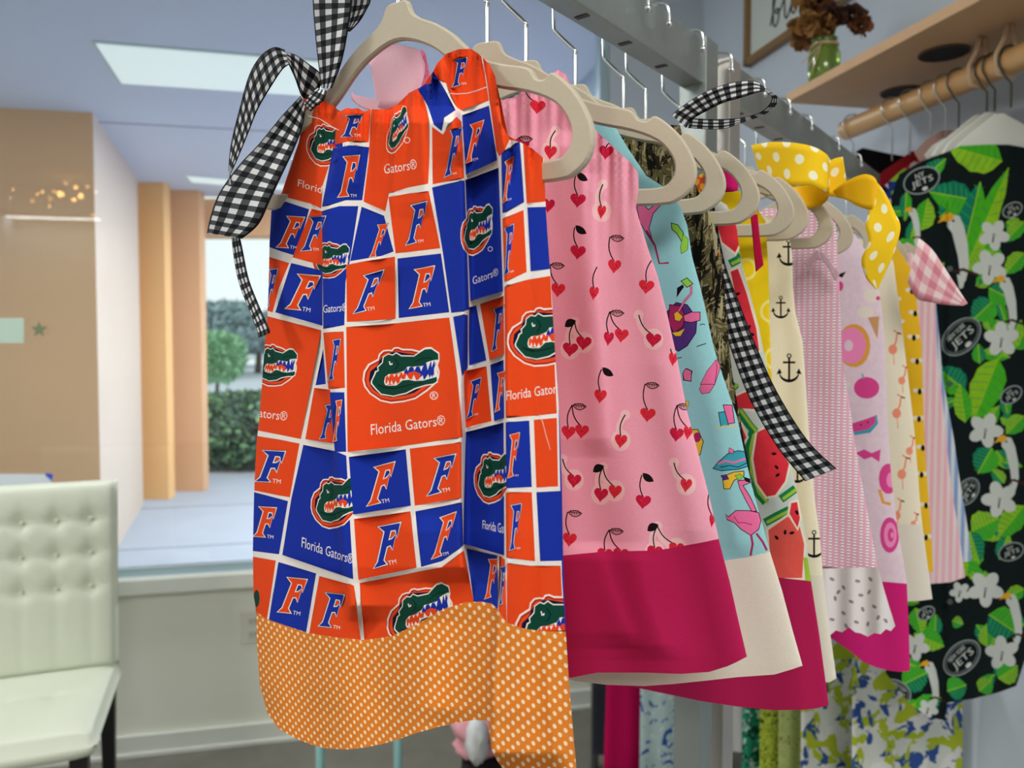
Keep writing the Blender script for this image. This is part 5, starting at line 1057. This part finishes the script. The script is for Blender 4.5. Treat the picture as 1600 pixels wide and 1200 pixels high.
LP = [(0,.1),(.05,.5),(.10,.98),(.06,1.0),(.04,.6),(.05,.1),(.10,.0),(.14,.2),(.12,.42),(.07,.38),(.14,.3),(.22,.55),(.28,.98),(.25,1.0),(.23,.6),(.24,.08),(.28,.02),(.34,.25),(.40,.38),(.37,.45),(.34,.3),(.35,.05),(.40,.02),(.46,.25),(.51,.45),(.52,.2),(.48,.02),(.54,.08),(.60,.45),(.62,.2),(.58,.02),(.64,.15),(.70,.38),(.67,.45),(.64,.25),(.66,.03),(.72,.1),(.80,.4),(.84,.42),(.78,.4),(.76,.15),(.80,.02),(.86,.3),(.90,1.0),(.88,.1),(.93,.02),(1,.2)]
tube('lettering', smoothline([room(WR-.013, bb0-.15-x*.36, zb+.068+y*.125) for x, y in LP], 4), .0028, mat('ink_black', (24, 26, 30)), T, 5)
# vase with dried flowers
vd = rays([1287], [133])[0]; vk = (SZ+.022-EYE)/vd[2]; vx, vy = vd[0]*vk, vd[1]*vk; vz = SZ+.0225
T = thing('flower_vase', 'green glass jar of dried brown flowers tied with twine on shelf', 'vase', (vx, vy, vz))
prof = [(.028, 0), (.034, .004), (.036, .03), (.036, .07), (.030, .088), (.027, .098), (.030, .106)]
V = []; F = []
for r, z in prof:
    for k in range(24): V.append((vx+r*math.cos(k*math.pi/12), vy+r*math.sin(k*math.pi/12), vz+z))
for i in range(len(prof)-1):
    for k in range(24): F.append((i*24+k, i*24+(k+1) % 24, (i+1)*24+(k+1) % 24, (i+1)*24+k))
F.append(tuple(range(24))[::-1])
mesh('jar', V, F, mat('green_glass', (130, 160, 60), .08, trans=.55), T)
rr = np.random.default_rng(5)
for i in range(8): 
    a = rr.uniform(0, 6.28); tube('stem', [(vx+.012*math.cos(a), vy+.012*math.sin(a), vz+.008), (vx+.018*math.cos(a+.5), vy+.018*math.sin(a+.5), vz+.10), (vx+.03*math.cos(a+.5), vy+.03*math.sin(a+.5), vz+.15)], .0022, mat('stem_green', (104, 124, 44), .8), T, 6)
tube('twine', [(vx+.031*math.cos(k*.3), vy+.031*math.sin(k*.3), vz+.09+.002*math.sin(k)) for k in range(42)], .0022, M_rope, T, 6)
for dx, dz in ((-.05, -.0), (-.065, .01), (-.04, -.01)): tube('twine_tail', [(vx-.02, vy-.03, vz+.085), (vx+dx*.7, vy-.035, vz+.06), (vx+dx, vy-.03, vz+.03+dz)], .0013, M_rope, T, 5)
for i in range(19):
    cx_, cz_ = (vx+rr.uniform(-.06, .07), vz+.155+rr.uniform(-.035, .085)); cy_ = vy+rr.uniform(-.05, .05); col = [(122, 74, 42), (92, 52, 36), (150, 108, 58), (74, 44, 34)][i % 4]
    if i == 12: cx_, cy_, cz_ = vx-.055, vy-.02, vz+.10
    m = mat('dried_petal_%d' % (i % 4), col, .95); bm = bmesh.new(); rp_ = .032 if i != 12 else .014
    for k in range(46):
        u = rr.normal(size=3); u /= np.linalg.norm(u); w_ = np.cross(u, rr.normal(size=3)); w_ /= np.linalg.norm(w_); c_ = np.array([cx_, cy_, cz_]); s_ = rp_*rr.uniform(.7, 1.15)
        vs = [bm.verts.new(c_+u*s_*.15-w_*.2*s_), bm.verts.new(c_+u*s_*.7-w_*.45*s_), bm.verts.new(c_+u*s_+w_*.1*s_), bm.verts.new(c_+u*s_*.7+w_*.5*s_)]; bm.faces.new(vs)
    bmobj('flower_head', bm, m, T, False)
# ------------------------------------------------------------------ lower tier of clothes along the right wall
lowz = EYE-.62
P0, P1 = room(.80, 2.45, lowz), room(1.19, 1.38, lowz)
lr = thing('lower_clothes_rod', 'low wooden rod of clothes beneath the shirt, mostly hidden', 'rod', P0); tube('dowel', [P0, P1], .014, M_dowel, lr, 12)
for P_ in (room(.807, 2.43), room(1.15, 1.49)): tube('stand_leg', [(P_[0], P_[1], 0), (P_[0], P_[1], lowz+.01)], .014, M_steel, lr, 10)
g = NG('hot_pink_jersey'); M_hp = g.out(lin((206, 16, 92)), g.noise(900).outputs[0], .2)
def blot(name, base, cols, sc, th=.55, dist=1.5):
    g = NG(name); c = lin(base)
    for i, (col, s_) in enumerate(cols):
        mp_ = g.n.new('ShaderNodeMapping'); mp_.inputs['Location'].default_value = (i*3.1, i*1.7, 0); g.L.new(g.uv, mp_.inputs['Vector'])
        c = g.mix(g.f('GREATER_THAN', g.noise(sc*s_, 3, dist, mp_.outputs[0]).outputs['Fac'], th), c, lin(col))
    return g.out(c)
M_pf = blot('pale_blue_floral', (190, 214, 216), [((52, 92, 178), 1.), ((220, 232, 232), 1.3)], 22, .6)
M_gw = blot('green_white_print', (40, 140, 108), [((200, 230, 220), 1.), ((14, 70, 52), 1.4)], 30, .56)
M_lk = blot('lime_black_print', (176, 192, 66), [((30, 34, 26), 1.)], 60, .57, 3)
M_pl = blot('pale_lime_print', (172, 184, 112), [((90, 96, 60), 1.)], 90, .64, 1)
M_bf = blot('blue_lime_floral', (214, 218, 210), [((172, 188, 40), .8), ((54, 84, 150), 1.3), ((226, 226, 222), 1.2), ((176, 190, 50), 1.1)], 15, .55, .8)
for lab, nm, xl, xr, b, yt, bots, m in (('charcoal trousers hanging lowest left, left of the hot pink garment', 'trousers', 926, 1062, 2.36, 800, [(1062,1184),(1010,1188),(926,1178)], cloth('charcoal_twill', (52, 56, 66))),
        ('hot pink long garment hanging left of the grey posts', 'pink_dress', 948, 1092, 2.26, 815, [(1092,1290),(1020,1295),(940,1285)], M_hp),
        ('pale blue floral garment partly behind the grey rack post', 'floral_dress', 1001, 1130, 2.14, 825, [(1130,1300),(1060,1300),(998,1290)], M_pf),
        ('white lacy garment just right of the grey posts', 'white_dress', 1120, 1232, 1.98, 850, [(1232,1180),(1180,1178),(1126,1172)], C_E),
        ('green and white printed garment in the lower row', 'green_dress', 1160, 1262, 1.88, 865, [(1262,1310),(1200,1310),(1158,1300)], M_gw),
        ('lime garment with black print in the lower row', 'lime_dress', 1188, 1292, 1.79, 880, [(1292,1320),(1230,1320),(1186,1310)], M_lk),
        ('pale lime garment with small dark print in the lower row', 'pale_lime_dress', 1217, 1306, 1.72, 890, [(1306,1320),(1250,1320),(1215,1310)], M_pl),
        ('white, lime and blue floral dress left of the other in the lower row', 'floral_dress', 1252, 1420, 1.60, 905, [(1420,1340),(1330,1345),(1250,1330)], M_bf),
        ('white, lime and blue floral dress nearest the bare wall', 'floral_dress', 1332, 1504, 1.44, 930, [(1504,1340),(1420,1345),(1330,1330)], M_bf)):
    yt = float(proj(np.array([room(1.0, b, lowz-.016)]))[1][0])
    hung(nm, lab, 'garment', b, [(xl+8, yt+10), (xl+30, yt), ((xl+xr)/2, yt+4), (xr-30, yt), (xr-4, yt+10)], [(xl+8, yt+10), (xl+2, yt+80), (xl, 1050), (bots[-1][0], bots[-1][1])], [(xr-4, yt+10), (xr, yt+100), (bots[0][0], bots[0][1])], bots, m, T=.03, seed=int(b*10))
# little stool and pink heap low behind the dress
M_teal = mat('teal_metal', (140, 188, 186), .4)
def stool(name, label, px0, px1, D, h, m, th=.012, r=.011):
    a = gp(px0, D); b = gp(px1, D); c = ((a[0]+b[0])/2, D+.12); T = thing(name, label, 'stool', (c[0], c[1], 0))
    hw = (b[0]-a[0])/2
    box('seat', (c[0], c[1], h-th/2), (hw*2+.04, .28, th), m, T, bevel=.004)
    for sx in (-1, 1):
        for sy in (-1, 1): tube('leg', [(c[0]+sx*hw, c[1]+sy*.12, 0), (c[0]+sx*hw, c[1]+sy*.12, h-th)], r, m, T, 12)
    return T
ta, tb = gp(494, 2.0), gp(618, 2.0)
T = thing('metal_stand', 'teal metal stand whose two poles show below the dotted hem', 'stand', (ta[0], ta[1], 0))
for p_ in (ta, tb):
    tube('pole', [(p_[0], p_[1], 0), (p_[0], p_[1], .53)], .012, M_teal, T, 12); tube('foot', [(p_[0], p_[1]-.14, .012), (p_[0], p_[1]+.14, .012)], .012, M_teal, T, 10)
tube('crossbar', [(ta[0], ta[1], .53), (tb[0], tb[1], .53)], .012, M_teal, T, 12)
stool('low_stool', 'dark low stool under the pink and white fluffy clothes', 728, 842, 1.85, .375, mat('dark_stool', (40, 34, 38), .6), .02, .014)
M_pp = mat('pale_pink_plush', (222, 158, 168), .95, bump=.6, bscale=150, var=.1, vscale=40); M_wp = mat('white_plush', (210, 212, 212), .95, bump=.6, bscale=150, var=.12, vscale=50)
hp_ = wpx(765, 1165, 1.97)
T = thing('fluffy_clothes', 'heap of pink and white fluffy clothes on the low dark stool', 'clothes', (hp_[0], hp_[1], .375))
for i, (dx, dy, z, sx, sz, m) in enumerate(((-.03, 0, .405, .065, .03, M_pp), (.05, .02, .41, .07, .035, M_pp), (-.045, 0, .455, .055, .032, M_pp), (.02, 0, .46, .07, .04, M_pp), (-.03, -.06, .45, .03, .055, M_wp), (.05, .0, .50, .05, .03, M_pp))):
    bm = bmesh.new(); bmesh.ops.create_icosphere(bm, subdivisions=3, radius=1)
    for v in bm.verts:
        n_ = math.sin(v.co.x*9+i)*math.sin(v.co.y*8+2*i)*math.sin(v.co.z*7+i)*.18+1
        v.co = Vector((hp_[0]+dx+v.co.x*sx*n_, hp_[1]+dy+v.co.y*.06*n_, z+v.co.z*sz*n_))
    bmobj('fold', bm, m, T, True)
# string of warm bulbs at the back of the shop, seen as a reflection in the glass
cb_ = room(-2.4, -3.2, 2.66)
T = thing('string_lights', 'string of small warm bulbs reflected in the upper left window glass', 'lights', cb_)
pts_ = []
for i, (x, y, r) in enumerate([(94, 303, .030), (126, 306, .026), (118, 293, .018), (115, 312, .018), (66, 300, .012), (78, 310, .010), (50, 314, .010), (20, 296, .010), (77, 322, .010), (102, 286, .010), (150, 300, .010), (145, 336, .010), (136, 292, .011), (58, 303, .010), (84, 299, .010), (16, 308, .009)]):
    d = rays([x], [y])[0]; q_ = d*7.6; ab = (q_[:2] @ RN, 2*2.87-q_[:2] @ RM); c = room(ab[0], ab[1], q_[2]+EYE); pts_.append(c)
    bm = bmesh.new(); bmesh.ops.create_icosphere(bm, subdivisions=2, radius=r, matrix=Matrix.Translation(c)); bmobj('bulb', bm, mat('warm_bulb', (255, 190, 110), .4, emit=26), T, True)
tube('wire', sorted(pts_), .002, M_leg, T, 4)
